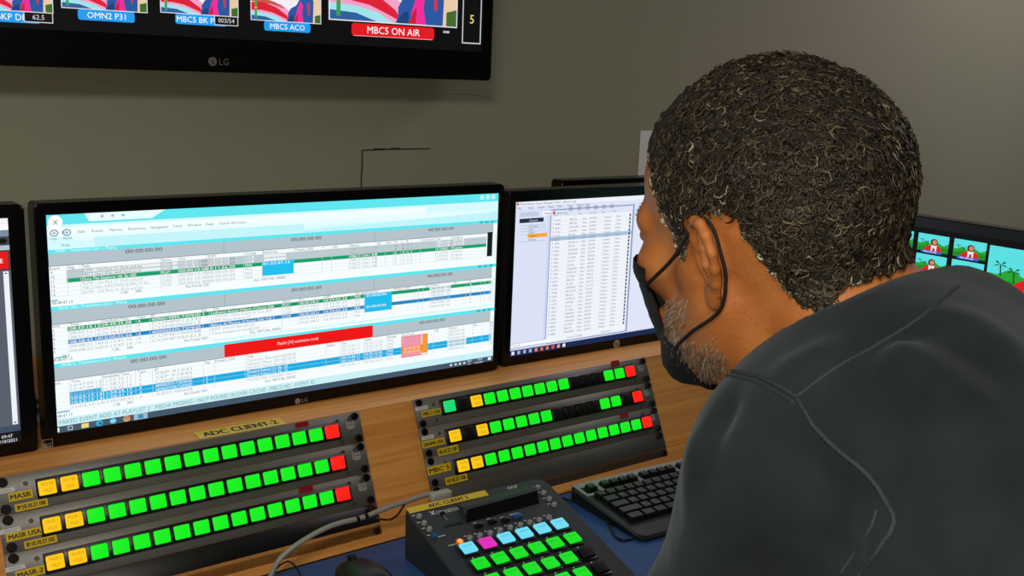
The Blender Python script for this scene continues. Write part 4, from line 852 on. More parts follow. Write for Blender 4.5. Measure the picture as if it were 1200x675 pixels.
p = onY(508, 579, 1.165); q = onY(524, 583, 1.150); mb = MB(); mb.box((p + q) / 2 - gb, (0.034, 0.014, 0.014), mat('connector_grey', '#a5a29a', 0.5), 0.003); mb.build('connector', go)
t1 = [onZ(319, 671.5, DZ + .010), onZ(330, 661, DZ + .014), onZ(339, 658, DZ + .012), onZ(346.5, 664, DZ + .006), onZ(352.5, 675, DZ + .003), onZ(356, 690, DZ + .003)]
cable('thin_cable', t1, 0.0013, BC, 'thin black cable loop lying beside the mouse at the bottom edge')
t2 = [onY(440, 606.5, 1.185), onY(447, 608.5, 1.180), onY(457.5, 608.5, 1.175), onY(466, 603, 1.168), onY(472, 594, 1.166), onY(478, 587, 1.170), onY(484, 583, 1.18)]
cable('thin_cable', t2, 0.0015, BC, 'thin black cable at the left back corner of the keypad')
kp = [onZ(x, y, DZ + 0.002) for x, y in ((655, 583), (664, 585), (678, 590), (692, 596), (703, 602), (711, 611), (716, 620), (722, 629), (731, 633), (742, 630.5), (752, 625.5), (764, 621.5), (785, 612))]
cable('keyboard_cable', kp, 0.0019, BC, 'black cable winding over the blue desk around the keyboard corner')
kq = [onY(x, y, 1.212) for x, y in ((706, 556), (712, 549), (722, 540), (736, 534.5), (752, 533), (770, 535), (790, 540))]
cable('arched_cable', kq, 0.0019, BC, 'black cable arching up behind the keyboard against the grey blank panel')
# ------------------------------------------------------------------ the person (signed distance fields -> surface nets)
def surface_net(D, o, h):
    """D: grid of signed distances, o origin, h step -> verts, quads"""
    nx, ny, nz = D.shape; ins = D < 0
    cnt = np.zeros((nx - 1, ny - 1, nz - 1), np.float32); acc = np.zeros((nx - 1, ny - 1, nz - 1, 3), np.float32)
    c8 = ins[:-1, :-1, :-1].astype(np.int8)
    for dx in (0, 1):
        for dy in (0, 1):
            for dz in (0, 1):
                if dx + dy + dz: c8 = c8 + ins[dx:nx - 1 + dx, dy:ny - 1 + dy, dz:nz - 1 + dz]
    act = np.argwhere((c8 > 0) & (c8 < 8))
    idx = -np.ones((nx - 1, ny - 1, nz - 1), np.int64); idx[act[:, 0], act[:, 1], act[:, 2]] = np.arange(len(act))
    a = np.zeros((len(act), 3)); c = np.zeros(len(act)); co = [(i, j, k) for i in (0, 1) for j in (0, 1) for k in (0, 1)]
    for p in co:
        for ax in range(3):
            if p[ax]: continue
            q = list(p); q[ax] = 1
            dp = D[act[:, 0] + p[0], act[:, 1] + p[1], act[:, 2] + p[2]]; dq = D[act[:, 0] + q[0], act[:, 1] + q[1], act[:, 2] + q[2]]
            m = (dp < 0) != (dq < 0); t = np.where(m, dp / (dp - dq + 1e-20), 0)
            pt = np.tile(np.array(p, float), (len(act), 1)); pt[:, ax] += t
            a[m] += pt[m]; c[m] += 1
    V = np.array(o) + (act + a / c[:, None]) * h; Q = []
    for ax in range(3):
        b1, b2 = [(1, 2), (2, 0), (0, 1)][ax]
        s0 = [slice(1, -1)] * 3; s0[ax] = slice(0, -1); s1 = [slice(1, -1)] * 3; s1[ax] = slice(1, None)
        A, B_ = ins[tuple(s0)], ins[tuple(s1)]; e = np.argwhere(A != B_); fl_ = A[e[:, 0], e[:, 1], e[:, 2]]
        g = e.copy(); 
        for k in range(3):
            if k != ax: g[:, k] += 1
        def cell(d1, d2): q = g.copy(); q[:, b1] -= d1; q[:, b2] -= d2; return idx[q[:, 0], q[:, 1], q[:, 2]]
        quad = np.stack([cell(1, 1), cell(0, 1), cell(0, 0), cell(1, 0)], 1); quad[~fl_] = quad[~fl_][:, ::-1]
        Q.append(quad)
    return V, np.concatenate(Q)
def smin(a, b, k): hh = np.clip(0.5 + 0.5 * (b - a) / k, 0, 1); return b * (1 - hh) + a * hh - k * hh * (1 - hh)
def smax(a, b, k): return -smin(-a, -b, k)
class Field:
    def __init__(s, lo, hi, h):
        s.lo = np.array(lo, float); s.h = h; s.n = np.ceil((np.array(hi) - s.lo) / h).astype(int) + 1
        s.ax = [s.lo[i] + h * np.arange(s.n[i]) for i in range(3)]; s.D = np.full(tuple(s.n), 1.0, np.float32)
    def sub(s, lo, hi):
        a = np.clip(np.floor((np.array(lo) - s.lo) / s.h).astype(int), 0, s.n - 1); b = np.clip(np.ceil((np.array(hi) - s.lo) / s.h).astype(int) + 1, 1, s.n)
        sl_ = tuple(slice(a[i], max(b[i], a[i] + 1)) for i in range(3))
        X, Y_, Z = np.meshgrid(*[s.ax[i][sl_[i]].astype(np.float32) for i in range(3)], indexing='ij'); return sl_, X, Y_, Z
    def app(s, fn, lo, hi, k, op='add'):
        pad = 0.012 + k; sl_, X, Y_, Z = s.sub(np.array(lo) - pad, np.array(hi) + pad); d = fn(X, Y_, Z); c = s.D[sl_]
        s.D[sl_] = smin(c, d, k) if op == 'add' else smax(c, -d, k) if op == 'cut' else smax(c, d, k)
    def ell(s, c, r, k=0.01, op='add', rot=None):
        c = np.array(c, float); r = np.array(r, float); m = max(r) if rot is not None else r
        def fn(X, Y_, Z):
            x, y, z = X - c[0], Y_ - c[1], Z - c[2]
            if rot is not None: x, y, z = (rot[0][0] * x + rot[0][1] * y + rot[0][2] * z, rot[1][0] * x + rot[1][1] * y + rot[1][2] * z, rot[2][0] * x + rot[2][1] * y + rot[2][2] * z)
            k0 = np.sqrt((x / r[0]) ** 2 + (y / r[1]) ** 2 + (z / r[2]) ** 2); k1 = np.sqrt((x / r[0] ** 2) ** 2 + (y / r[1] ** 2) ** 2 + (z / r[2] ** 2) ** 2)
            return (k0 * (k0 - 1) / (k1 + 1e-9)).astype(np.float32)
        s.app(fn, c - m, c + m, k, op)
    def cap(s, a, b, ra, rb=None, k=0.01, op='add', flat=None):
        a = np.array(a, float); b = np.array(b, float); rb = ra if rb is None else rb; ba = b - a; L2 = ba @ ba
        def fn(X, Y_, Z):
            x, y, z = X - a[0], Y_ - a[1], Z - a[2]; t = np.clip((x * ba[0] + y * ba[1] + z * ba[2]) / L2, 0, 1)
            dx, dy, dz = x - t * ba[0], y - t * ba[1], z - t * ba[2]
            if flat is not None:  # squash along a direction
                dn = dx * flat[0][0] + dy * flat[0][1] + dz * flat[0][2]; q = (flat[1] - 1)
                dx, dy, dz = dx + dn * flat[0][0] * q, dy + dn * flat[0][1] * q, dz + dn * flat[0][2] * q
            return (np.sqrt(dx * dx + dy * dy + dz * dz) - (ra + (rb - ra) * t)).astype(np.float32)
        R_ = max(ra, rb); s.app(fn, np.minimum(a, b) - R_, np.maximum(a, b) + R_, k, op)
    def path(s, pts, r, k=0.004, op='add'):
        for i in range(len(pts) - 1):
            r0 = r if not isinstance(r, (list, tuple)) else r[i]; r1 = r if not isinstance(r, (list, tuple)) else r[i + 1]; s.cap(pts[i], pts[i + 1], r0, r1, k, op)
    def mesh(s): return surface_net(s.D, s.lo, s.h)
def np_mesh(name, V, Fq, mats, parent=None, base=None, smooth=True, mi=None):
    me = bpy.data.meshes.new(name); V = np.asarray(V, float) - (0 if base is None else np.array(base)); nf = len(Fq)
    me.vertices.add(len(V)); me.vertices.foreach_set('co', V.ravel())
    k = Fq.shape[1]; me.loops.add(nf * k); me.loops.foreach_set('vertex_index', Fq.ravel().astype(np.int32))
    me.polygons.add(nf); me.polygons.foreach_set('loop_start', np.arange(0, nf * k, k, dtype=np.int32)); me.polygons.foreach_set('loop_total', np.full(nf, k, np.int32))
    me.polygons.foreach_set('use_smooth', np.full(nf, smooth))
    for m in mats: me.materials.append(m)
    if mi is not None: me.polygons.foreach_set('material_index', mi.astype(np.int32))
    me.update(); me.validate(); o = bpy.data.objects.new(name, me); COL.objects.link(o)
    if parent: o.parent = parent
    return o
def attr(o, name, vals):
    a = o.data.attributes.new(name, 'FLOAT', 'POINT'); a.data.foreach_set('value', np.asarray(vals, np.float32))

HO = np.array([0.6148, 0.4955, 1.3024])                     # between the ears
yaw, pit, rol = math.radians(-2.5), math.radians(5.0), math.radians(-10.0)
hf = np.array([math.sin(yaw) * math.cos(pit), math.cos(yaw) * math.cos(pit), -math.sin(pit)])
l0 = np.cross([0, 0, 1.], hf); l0 /= np.linalg.norm(l0); u0_ = np.cross(hf, l0)
hl = l0 * math.cos(rol) + u0_ * math.sin(rol); hu = np.cross(hf, hl); HR = np.stack([hf, hl, hu], 1)
def H2W(p): return HO + np.asarray(p) @ HR.T
def W2H(p): return (np.asarray(p) - HO) @ HR

# body joints in the world
NB = np.array([0.643, 0.378, 1.228])                        # base of the neck
SL, SR = np.array([0.514, 0.360, 1.176]), np.array([0.800, 0.378, 1.145])
EL, WL = np.array([0.476, 0.435, 0.920]), np.array([0.480, 0.665, 0.815])
ER, WR = np.array([0.930, 0.450, 0.920]), np.array([0.960, 0.680, 0.815])
PV = np.array([0.640, -0.060, 0.930])                       # pelvis
def body_sdf(Fd, grow=0.0, arms=True, k=0.05):
    up_t = NB - PV; up_t = up_t / np.linalg.norm(up_t); lat = SR - SL; lat -= up_t * (lat @ up_t); lat /= np.linalg.norm(lat); ap = np.cross(lat, up_t)
    fl_ = (ap, 1.45)
    g = grow
    for s_ in (-1, 1):
        c = NB + lat * s_ * 0.075 - up_t * 0.10; Fd.cap(c - up_t * (0.0 if s_ < 0 else .03), PV + lat * s_ * 0.06 + up_t * 0.02, 0.115 + g, 0.105 + g, k, flat=fl_)
        Fd.cap(NB + lat * s_ * 0.085 - up_t * (.06 if s_ < 0 else .115) , NB + lat * s_ * .11 - up_t * .22, (0.085 if s_ < 0 else 0.078) + g, .1 + g, k)
    Fd.cap(SL + lat * .01, SR - lat * .01, 0.060 + g, None, k)
    Fd.cap(NB + np.array([-.05, -.02, -.0]), SL + np.array([0.02, -.0, 0.0]), 0.058 + g, 0.058 + g, k)
    Fd.cap(NB + np.array([.045, -.02, -.022]), SR + np.array([-0.02, -.0, -0.01]), 0.048 + g, 0.050 + g, k)
    Fd.cap(NB + np.array([-.02, -.03, -.035]), NB - up_t * .15 - ap * 0.0, 0.062 + g, .085 + g, k)
    Fd.ell(NB + np.array([0.004, -0.010, 0.006]), (0.066 + g, 0.056 + g, 0.060 + g), 0.03)
    if arms:
        for S, E_, W_ in ((SL, EL, WL), (SR, ER, WR)):
            Fd.cap(S, S * .5 + E_ * .5, 0.063 + g, 0.056 + g, 0.03); Fd.cap(S * .5 + E_ * .5, E_, 0.056 + g, 0.045 + g, 0.02)
            Fd.cap(E_, W_, 0.044 + g, 0.029 + g, 0.02)
NBh, C7h = W2H(NB), None
# ---- head, in its own frame (forward, left, up)
H = 0.0016
Fh = Field((-0.150, -0.125, -0.185), (0.140, 0.125, 0.150), H)
Fh.ell((-0.012, 0, 0.043), (0.089, 0.074, 0.0835), 0.02)
Fh.ell((-0.030, 0, 0.030), (0.070, 0.072, 0.072), 0.03)
Fh.ell((0.038, 0, 0.046), (0.048, 0.056, 0.048), 0.03)
Fh.ell((0.040, 0, -0.020), (0.050, 0.056, 0.062), 0.03)
for s_ in (1, -1):
    Fh.cap((0.004, s_ * 0.050, -0.050), (0.070, s_ * 0.018, -0.098), 0.021, 0.017, 0.025)
    Fh.cap((0.010, s_ * 0.055, -0.010), (0.006, s_ * 0.050, -0.055), 0.020, 0.020, 0.02)
    Fh.ell((0.060, s_ * 0.045, -0.012), (0.022, 0.021, 0.018), 0.022)
    Fh.cap((0.090, s_ * 0.010, 0.026), (0.070, s_ * 0.048, 0.024), 0.0095, 0.0085, 0.014)
    Fh.ell((0.094, s_ * 0.031, 0.004), (0.018, 0.017, 0.013), 0.012, 'cut')
    Fh.ell((0.074, s_ * 0.031, 0.004), (0.0145, 0.0145, 0.0145), 0.004)
    Fh.cap((0.088, s_ * 0.018, 0.010), (0.080, s_ * 0.044, 0.010), 0.004, 0.004, 0.004)
    Fh.cap((0.028, s_ * 0.046, -0.055), (0.055, s_ * 0.030, -0.085), 0.022, 0.020, 0.02)
Fh.cap((0.080, 0.010, -0.100), (0.080, -0.010, -0.100), 0.0165, None, 0.016)
Fh.path([(0.094, 0, 0.018), (0.106, 0, -0.008), (0.118, 0, -0.032)], [0.008, 0.0085, 0.011], 0.01)
Fh.ell((0.104, 0.013, -0.035), (0.011, 0.008, 0.009), 0.006); Fh.ell((0.104, -0.013, -0.035), (0.011, 0.008, 0.009), 0.006)
Fh.cap((0.094, 0.018, -0.064), (0.094, -0.018, -0.064), 0.0065, None, 0.006); Fh.cap((0.092, 0.016, -0.074), (0.092, -0.016, -0.074), 0.007, None, 0.006)
Fh.cap((0.102, 0.022, -0.0692), (0.102, -0.022, -0.0692), 0.0022, None, 0.003, 'cut')
# neck
nb = W2H(NB)
Fh.cap((-0.028, 0, -0.030), nb * 0.85 + np.array([0.020, 0, -0.010]), 0.056, 0.064, 0.025)
Fh.cap((-0.055, 0.018, -0.035), nb + np.array([-0.010, 0.03, 0.0]), 0.031, 0.042, 0.02); Fh.cap((-0.055, -0.018, -0.035), nb + np.array([-0.010, -0.03, 0.0]), 0.031, 0.042, 0.02)
Fh.cap((-0.012, 0.060, -0.030), nb + np.array([0.085, 0.03, -0.035]), 0.011, 0.011, 0.022)
Fh.cap((0.01, 0, -0.07), nb + np.array([0.08, 0, -0.02]), 0.052, 0.058, 0.025)
# ears
def ear(sd):
    e0 = np.array([-0.006, 0.0745, 0.003]); ua = np.array([0.02, 0.06, 0.985]); ua /= np.linalg.norm(ua); uc = np.array([0.42, 0.90, 0.0]); uc -= ua * (uc @ ua); uc /= np.linalg.norm(uc); ub = np.cross(ua, uc); ub = ub if ub[0] < 0 else -ub
    def P(a, b, c): q = e0 + ua * a + ub * b + uc * c; return np.array([q[0], sd * q[1], q[2]])
    rot = np.stack([ua, ub, uc]); 
    if sd < 0: rot = rot * np.array([1, -1, 1])
    Fh.ell(P(0.004, 0.012, 0.003), (0.030, 0.0145, 0.0032), 0.003, rot=rot)
    Fh.cap(P(0.0, 0.006, -0.006), P(0.012, 0.008, -0.004), 0.009, 0.009, 0.006)
    hel = [P(-0.001, 0.006, 0.003), P(0.006, 0.001, 0.004), P(0.018, -0.002, 0.005), P(0.027, 0.001, 0.006), P(0.0335, 0.009, 0.007), P(0.033, 0.018, 0.0075), P(0.026, 0.025, 0.0075), P(0.014, 0.028, 0.007), P(0.002, 0.0265, 0.006), P(-0.010, 0.021, 0.005), P(-0.019, 0.014, 0.004), P(-0.027, 0.008, 0.003)]
    Fh.path(hel, [0.0022, 0.0028, 0.003, 0.0033, 0.0036, 0.0036, 0.0036, 0.0034, 0.0031, 0.003, 0.0032, 0.004], 0.0025)
    Fh.path([P(0.024, 0.011, 0.006), P(0.016, 0.017, 0.0075), P(0.004, 0.018, 0.0078), P(-0.008, 0.0135, 0.0065), P(-0.013, 0.008, 0.005)], [0.0022, 0.003, 0.0032, 0.003, 0.0026], 0.0025)
    Fh.ell(P(0.000, 0.009, 0.0075), (0.012, 0.0075, 0.0062), 0.0025, 'cut', rot=rot)
    Fh.ell(P(0.020, 0.006, 0.0078), (0.008, 0.004, 0.003), 0.002, 'cut', rot=rot)
    Fh.ell(P(0.001, 0.000, 0.003), (0.0065, 0.0035, 0.0042), 0.003, rot=rot)
    Fh.ell(P(-0.023, 0.008, 0.0025), (0.0095, 0.0075, 0.0042), 0.004, rot=rot)
ear(1); ear(-1)
HV, HQ = Fh.mesh()
# keep only what is above the cut deep inside the shirt
Hn = None
# scalp mask
def hairline(f, l):
    ph = np.degrees(np.arctan2(np.abs(l), f + 0.012))
    return np.interp(ph, [0, 22, 38, 48, 56, 66, 76, 90, 102, 112, 122, 134, 150, 180], [0.072, 0.075, 0.070, 0.055, 0.026, 0.004, 0.004, 0.032, 0.040, 0.026, -0.002, -0.026, -0.036, -0.040])
def vnormals(V, Q):
    n = np.cross(V[Q[:, 2]] - V[Q[:, 0]], V[Q[:, 3]] - V[Q[:, 1]]); N = np.zeros_like(V)
    for k in range(4): np.add.at(N, Q[:, k], n)
    return N / (np.linalg.norm(N, axis=1, keepdims=True) + 1e-12)
HN = vnormals(HV, HQ)
r_ear = np.abs(HV[:, 1]) > 0.0775
marg = HV[:, 2] - hairline(HV[:, 0], HV[:, 1]); earbox = (np.abs(HV[:, 1]) > 0.071) & (HV[:, 0] > -0.042) & (HV[:, 0] < 0.012) & (HV[:, 2] < 0.043)
marg = np.where(earbox, -0.02, marg); marg = np.where((HV[:, 0] < -0.086) & (HV[:, 2] < -0.012), -0.02 , marg)
# ---- skin material with real colour variation
def skin_mat():
    m = bpy.data.materials.new('skin'); m.use_nodes = True; nt = m.node_tree; b = nt.nodes['Principled BSDF']; L = nt.links
    tc = nt.nodes.new('ShaderNodeTexCoord'); n = nt.nodes.new('ShaderNodeTexNoise'); n.inputs['Scale'].default_value = 32; n.inputs['Detail'].default_value = 6; L.new(tc.outputs['Object'], n.inputs[0])
    cr = nt.nodes.new('ShaderNodeValToRGB'); e = cr.color_ramp.elements; e[0].position = .3; e[0].color = (*lin('#a3602f'), 1); e[1].position = .7; e[1].color = (*lin('#be7a42'), 1); L.new(n.outputs['Fac'], cr.inputs[0])
    at = nt.nodes.new('ShaderNodeAttribute'); at.attribute_name = 'stubble'; mx = nt.nodes.new('ShaderNodeMix'); mx.data_type = 'RGBA'; L.new(at.outputs['Fac'], mx.inputs[0]); L.new(cr.outputs[0], mx.inputs[6]); mx.inputs[7].default_value = (*lin('#8d6648'), 1)
    L.new(mx.outputs[2], b.inputs['Base Color']); b.inputs['Roughness'].default_value = 0.52; b.inputs['Specular IOR Level'].default_value = 0.35
    b.inputs['Subsurface Weight'].default_value = 0.12; b.inputs['Subsurface Radius'].default_value = (0.01, 0.004, 0.002); b.inputs['Subsurface Scale'].default_value = 0.6
    v = nt.nodes.new('ShaderNodeTexNoise'); v.inputs['Scale'].default_value = 420; v.inputs['Detail'].default_value = 4; L.new(tc.outputs['Object'], v.inputs[0])
    bp = nt.nodes.new('ShaderNodeBump'); bp.inputs['Strength'].default_value = 0.35; bp.inputs['Distance'].default_value = 0.0012; L.new(v.outputs['Fac'], bp.inputs['Height']); L.new(bp.outputs[0], b.inputs['Normal'])
    return m
SKIN = skin_mat()
f_, l_, u_ = HV[:, 0], HV[:, 1], HV[:, 2]
def beard_w(f, l, u):
    low = np.interp(f, [-0.01, 0.01, 0.04, 0.07], [-0.045, -0.022, -0.030, -0.045])       # upper edge of the beard on the cheek
    w = np.clip((low - u) / 0.018, 0, 1) * (f < np.interp(-u, [0.016, 0.05, 0.075, 0.09, 0.11, 0.13], [0.066, 0.060, 0.052, 0.042, 0.036, 0.03])) * np.clip((f + 0.010) / 0.012, 0, 1)
    low2 = np.interp(f, [0, 0.04, 0.08], [-0.088, -0.112, -0.135])
    return w * np.clip((u - low2) / 0.010, 0, 1)
stub = beard_w(f_, l_, u_) * 0.55
# ---- hands and the rest of the body skin
def hand_field(Wp, El, side):
    """a relaxed hand on the desk, continuing the forearm; returns verts, quads in world"""
    d = Wp - El; d[2] = 0; d /= np.linalg.norm(d); z = np.array([0, 0, 1.]); lt = np.cross(z, d) * side
    o = Wp.copy(); o[2] = DZ + 0.034
    lo = o - 0.13; hi = o + 0.13; lo[:2] = np.minimum(o[:2], (o + d * .2)[:2]) - 0.09; hi[:2] = np.maximum(o[:2], (o + d * .2)[:2]) + 0.09; lo[2] = DZ - 0.01; hi[2] = DZ + 0.09
    Fd = Field(lo, hi, 0.0022)
    Fd.cap(El + (Wp - El) * .7, Wp, 0.030, 0.025, 0.01); Fd.cap(Wp, o + d * .02, 0.024, 0.022, 0.015)
    for t in (-1, -.35, .35, 1): Fd.cap(o + d * .015 + lt * t * .014, o + d * .088 + lt * t * .030 - z * .004, 0.0150, 0.0115, 0.012)
    for t, L_ in ((-.031, .060), (-.0105, .070), (.0105, .076), (.031, .068)):
        b0 = o + d * .088 + lt * t - z * .004; b1 = b0 + d * L_ * .45 + z * .004 + lt * t * .08; b2 = b1 + d * L_ * .33 - z * .012; b3 = b2 + d * L_ * .20 - z * .012
        b3[2] = max(b3[2], DZ + 0.0075); Fd.path([b0, b1, b2, b3], [0.0098, 0.0088, 0.0080, 0.0070], 0.003)
    q0 = o + d * .025 + lt * .022 - z * .004; q1 = q0 + d * .030 + lt * .024 - z * .006; q2 = q1 + d * .030 + lt * .008 - z * .006; Fd.path([q0, q1, q2], [0.0150, 0.0105, 0.0085], 0.006)
    return Fd.mesh()
BO = np.array([0.64, 0.05, 0.0])
LV, LQ = hand_field(WL.copy(), EL, -1); RV, RQ = hand_field(WR.copy(), ER, 1)
# trim the neck deep inside the shirt so it joins a coarse torso
Fb = Field((0.30, -0.22, 0.86), (1.10, 0.85, 1.26), 0.008); body_sdf(Fb, -0.014, True, 0.04); TV_, TQ = Fb.mesh()
AV = np.concatenate([H2W(HV), LV, RV, TV_]); off = np.cumsum([0, len(HV), len(LV), len(RV)]); AQ = np.concatenate([HQ, LQ + off[1], RQ + off[2], TQ + off[3]])
person = np_mesh('person', AV, AQ, [SKIN], None, BO); person.location = BO
st_all = np.zeros(len(AV)); st_all[:len(HV)] = stub; attr(person, 'stubble', st_all)
tag(person, 'person in a dark shirt and black face mask leaning over the desk towards the screens', 'person')

# ---- hair
rg = np.random.default_rng(11)
def hair_mat(name, cols, rough=0.45):
    m = bpy.data.materials.new(name); m.use_nodes = True; nt = m.node_tree; b = nt.nodes['Principled BSDF']
    at = nt.nodes.new('ShaderNodeAttribute'); at.attribute_name = 'tone'; cr = nt.nodes.new('ShaderNodeValToRGB'); e = cr.color_ramp.elements
    while len(e) < len(cols): e.new(0.5)
    for i, (p, c) in enumerate(cols): e[i].position = p; e[i].color = (*lin(c), 1)
    nt.links.new(at.outputs['Fac'], cr.inputs[0]); nt.links.new(cr.outputs[0], b.inputs['Base Color']); b.inputs['Roughness'].default_value = rough; b.inputs['Specular IOR Level'].default_value = 0.45
    return m
HAIR = hair_mat('curly_hair', [(0, '#15110c'), (0.35, '#2f271b'), (0.62, '#524733'), (0.82, '#827a67'), (1.0, '#cfcdc0')], 0.5)
SCALP = hair_mat('hair_depth', [(0, '#14100b'), (1, '#2a2218')], 0.9)
keep = marg > -0.001; fm = keep[HQ].all(1); ids = np.unique(HQ[fm]); remap = -np.ones(len(HV), int); remap[ids] = np.arange(len(ids))
def vnoise(P, s, seed):
    r = np.random.default_rng(seed); out = np.zeros(len(P))
    for _ in range(7): d = r.normal(size=3); d /= np.linalg.norm(d); out += np.sin(P @ d * s * r.uniform(.7, 1.5) * 2 * np.pi + r.uniform(0, 6.28))
    return out / 3.7
hb = HV[ids]; th_ = 0.0065 * np.clip(marg[ids] / 0.022, 0, 1) ** .7 + 0.0004
th_ *= 1 + 0.30 * vnoise(hb, 70, 1) + .12 * vnoise(hb, 160, 4)
side_thin = np.clip((hb[:, 2] - 0.0) / 0.08, 0.45, 1); shell = hb + HN[ids] * (th_ * side_thin)[:, None]
hair = np_mesh('hair', H2W(shell), remap[HQ[fm]], [SCALP], person, BO)
tone0 = np.full(len(ids), 0.08)
hair_o = hair
# locks
NL = 17000
w_ = np.maximum(marg, 0) > 0.0005; cand = np.flatnonzero(w_); area_w = np.where(HV[cand, 2] > -1, 1.0, 1); seeds = cand[rg.integers(0, len(cand), NL)]
S = HV[seeds] + rg.normal(size=(NL, 3)) * 0.0006; N0 = HN[seeds]; mg = marg[seeds]
edge = np.clip(mg / 0.025, 0.12, 1); sidef = np.clip((S[:, 2] + .02) / 0.09, 0.45, 1)
Ls = (0.010 + 0.010 * rg.random(NL)) * edge ** .6 * sidef * (1 - .42 * np.clip((S[:, 0] - .01) / .05, 0, 1)) * np.where((S[:, 0] > 0) & (S[:, 2] < .05), .6, 1); rad = (0.0022 + 0.0034 * rg.random(NL)) * np.clip(edge * 1.3, .3, 1)
front_ = np.clip((S[:, 0] - 0.0) / 0.06, 0, 1)[:, None] * np.clip((S[:, 2:3] - .04) / .03, 0, 1); down = np.array([-0.25, 0, -1.0]) * (1 - front_) + np.array([-1.0, 0, 0.3]) * front_; T = down - N0 * (N0 * down).sum(1)[:, None] + rg.normal(size=(NL, 3)) * 0.55; T -= N0 * (T * N0).sum(1)[:, None]; T /= np.linalg.norm(T, axis=1, keepdims=True) + 1e-9; Bn = np.cross(N0, T)
K = 9; n_side = 3; turns = rg.uniform(0.8, 1.7, NL) * 2 * np.pi; ph = rg.uniform(0, 6.28, NL); hand_ = rg.choice([-1, 1], NL)
lean = rg.uniform(0.30, 0.95, NL) + (1 - edge) * 1.6
C_ = []
for k in range(K):
    t = k / (K - 1); r = rad * min(1, t * 3 + .2)
    base_ = S + N0 * (0.0004 + Ls * t * (1 - .35 * t * lean) * .62)[:, None] * 1.0 + T * (Ls * t * t * lean * .55)[:, None]
    a = ph + hand_ * turns * t; C_.append(base_ + (T * np.cos(a)[:, None] + Bn * np.sin(a)[:, None]) * r[:, None])
C_ = np.stack(C_, 1)                                           # NL,K,3
tw_ = np.array([.75, 1, 1, 1, 1, .95, .85, .7, .35]); thick = (0.00055 + 0.00075 * rg.random(NL))[:, None] * tw_
def strands(C_, thick, ns=3):
    n, K = C_.shape[:2]; D_ = np.gradient(C_, axis=1); D_ /= np.linalg.norm(D_, axis=2, keepdims=True) + 1e-12
    ref = np.array([0.31, 0.77, 0.55]); E1 = np.cross(D_, ref); E1 /= np.linalg.norm(E1, axis=2, keepdims=True) + 1e-12; E2 = np.cross(D_, E1); V = []
    for s in range(ns): a = 2 * np.pi * s / ns; V.append(C_ + (E1 * math.cos(a) + E2 * math.sin(a)) * thick[..., None])
    V = np.stack(V, 2).reshape(-1, 3); b0 = np.arange(n)[:, None] * K * ns; Q = []
    for k in range(K - 1):
        for s in range(ns): s2 = (s + 1) % ns; Q.append(b0 + np.array([k * ns + s, k * ns + s2, (k + 1) * ns + s2, (k + 1) * ns + s]))
    return V, np.stack(Q, 1).reshape(-1, 4)
CV, CQ = strands(C_, thick)
temple = np.clip((S[:, 0] - 0.010) / 0.03, 0, 1) * np.clip((0.085 - S[:, 2]) / 0.05, 0, 1) + 0.8 * np.clip((0.012 - mg) / 0.012, 0, 1) * (S[:, 0] > -0.06)
low_ = np.clip((0.03 - S[:, 2]) / 0.08, 0, 1)
tone = np.clip(rg.beta(1.2, 3.0, NL) * .95 + temple * 0.80 * rg.random(NL) ** .5 + low_ * .12, 0, 1)
locks = np_mesh('curls', H2W(CV), CQ, [HAIR], None, BO); locks.parent = hair; attr(locks, 'tone', np.repeat(tone, K * n_side)); attr(hair, 'tone', tone0)
# beard
bw = beard_w(f_, l_, u_); bc = np.flatnonzero((bw > 0.05) & (np.abs(l_) < .075)); NB_ = 3600; sd_ = bc[rg.integers(0, len(bc), NB_)]; sd_ = sd_[rg.random(NB_) < bw[sd_] ** .7 + .05]
S = HV[sd_] + rg.normal(size=(len(sd_), 3)) * 0.0005; N0 = HN[sd_]; dn_ = np.array([0.35, 0, -1.0]); T = dn_ - N0 * (N0 @ dn_)[:, None]; T /= np.linalg.norm(T, axis=1, keepdims=True) + 1e-9; T += rg.normal(size=T.shape) * .35
Lb = rg.uniform(.0022, .0055, len(sd_)); C_ = np.stack([S + (N0 * .55 * math.sin(t * 1.9) / 1.2 + T * t ** 1.3 * .85) * Lb[:, None] for t in (0, .33, .66, 1)], 1)
BV, BQ = strands(C_, np.full((len(sd_), 1), 0.00017) * np.array([1, 1, .8, .3]))
beard = np_mesh('beard', H2W(BV), BQ, [hair_mat('beard_hair', [(0, '#33261a'), (.5, '#7d6a55'), (1, '#c2baab')])], person, BO); attr(beard, 'tone', np.repeat(rg.random(len(sd_)) ** .8, 12)); tag(beard, 'short grey and white beard')
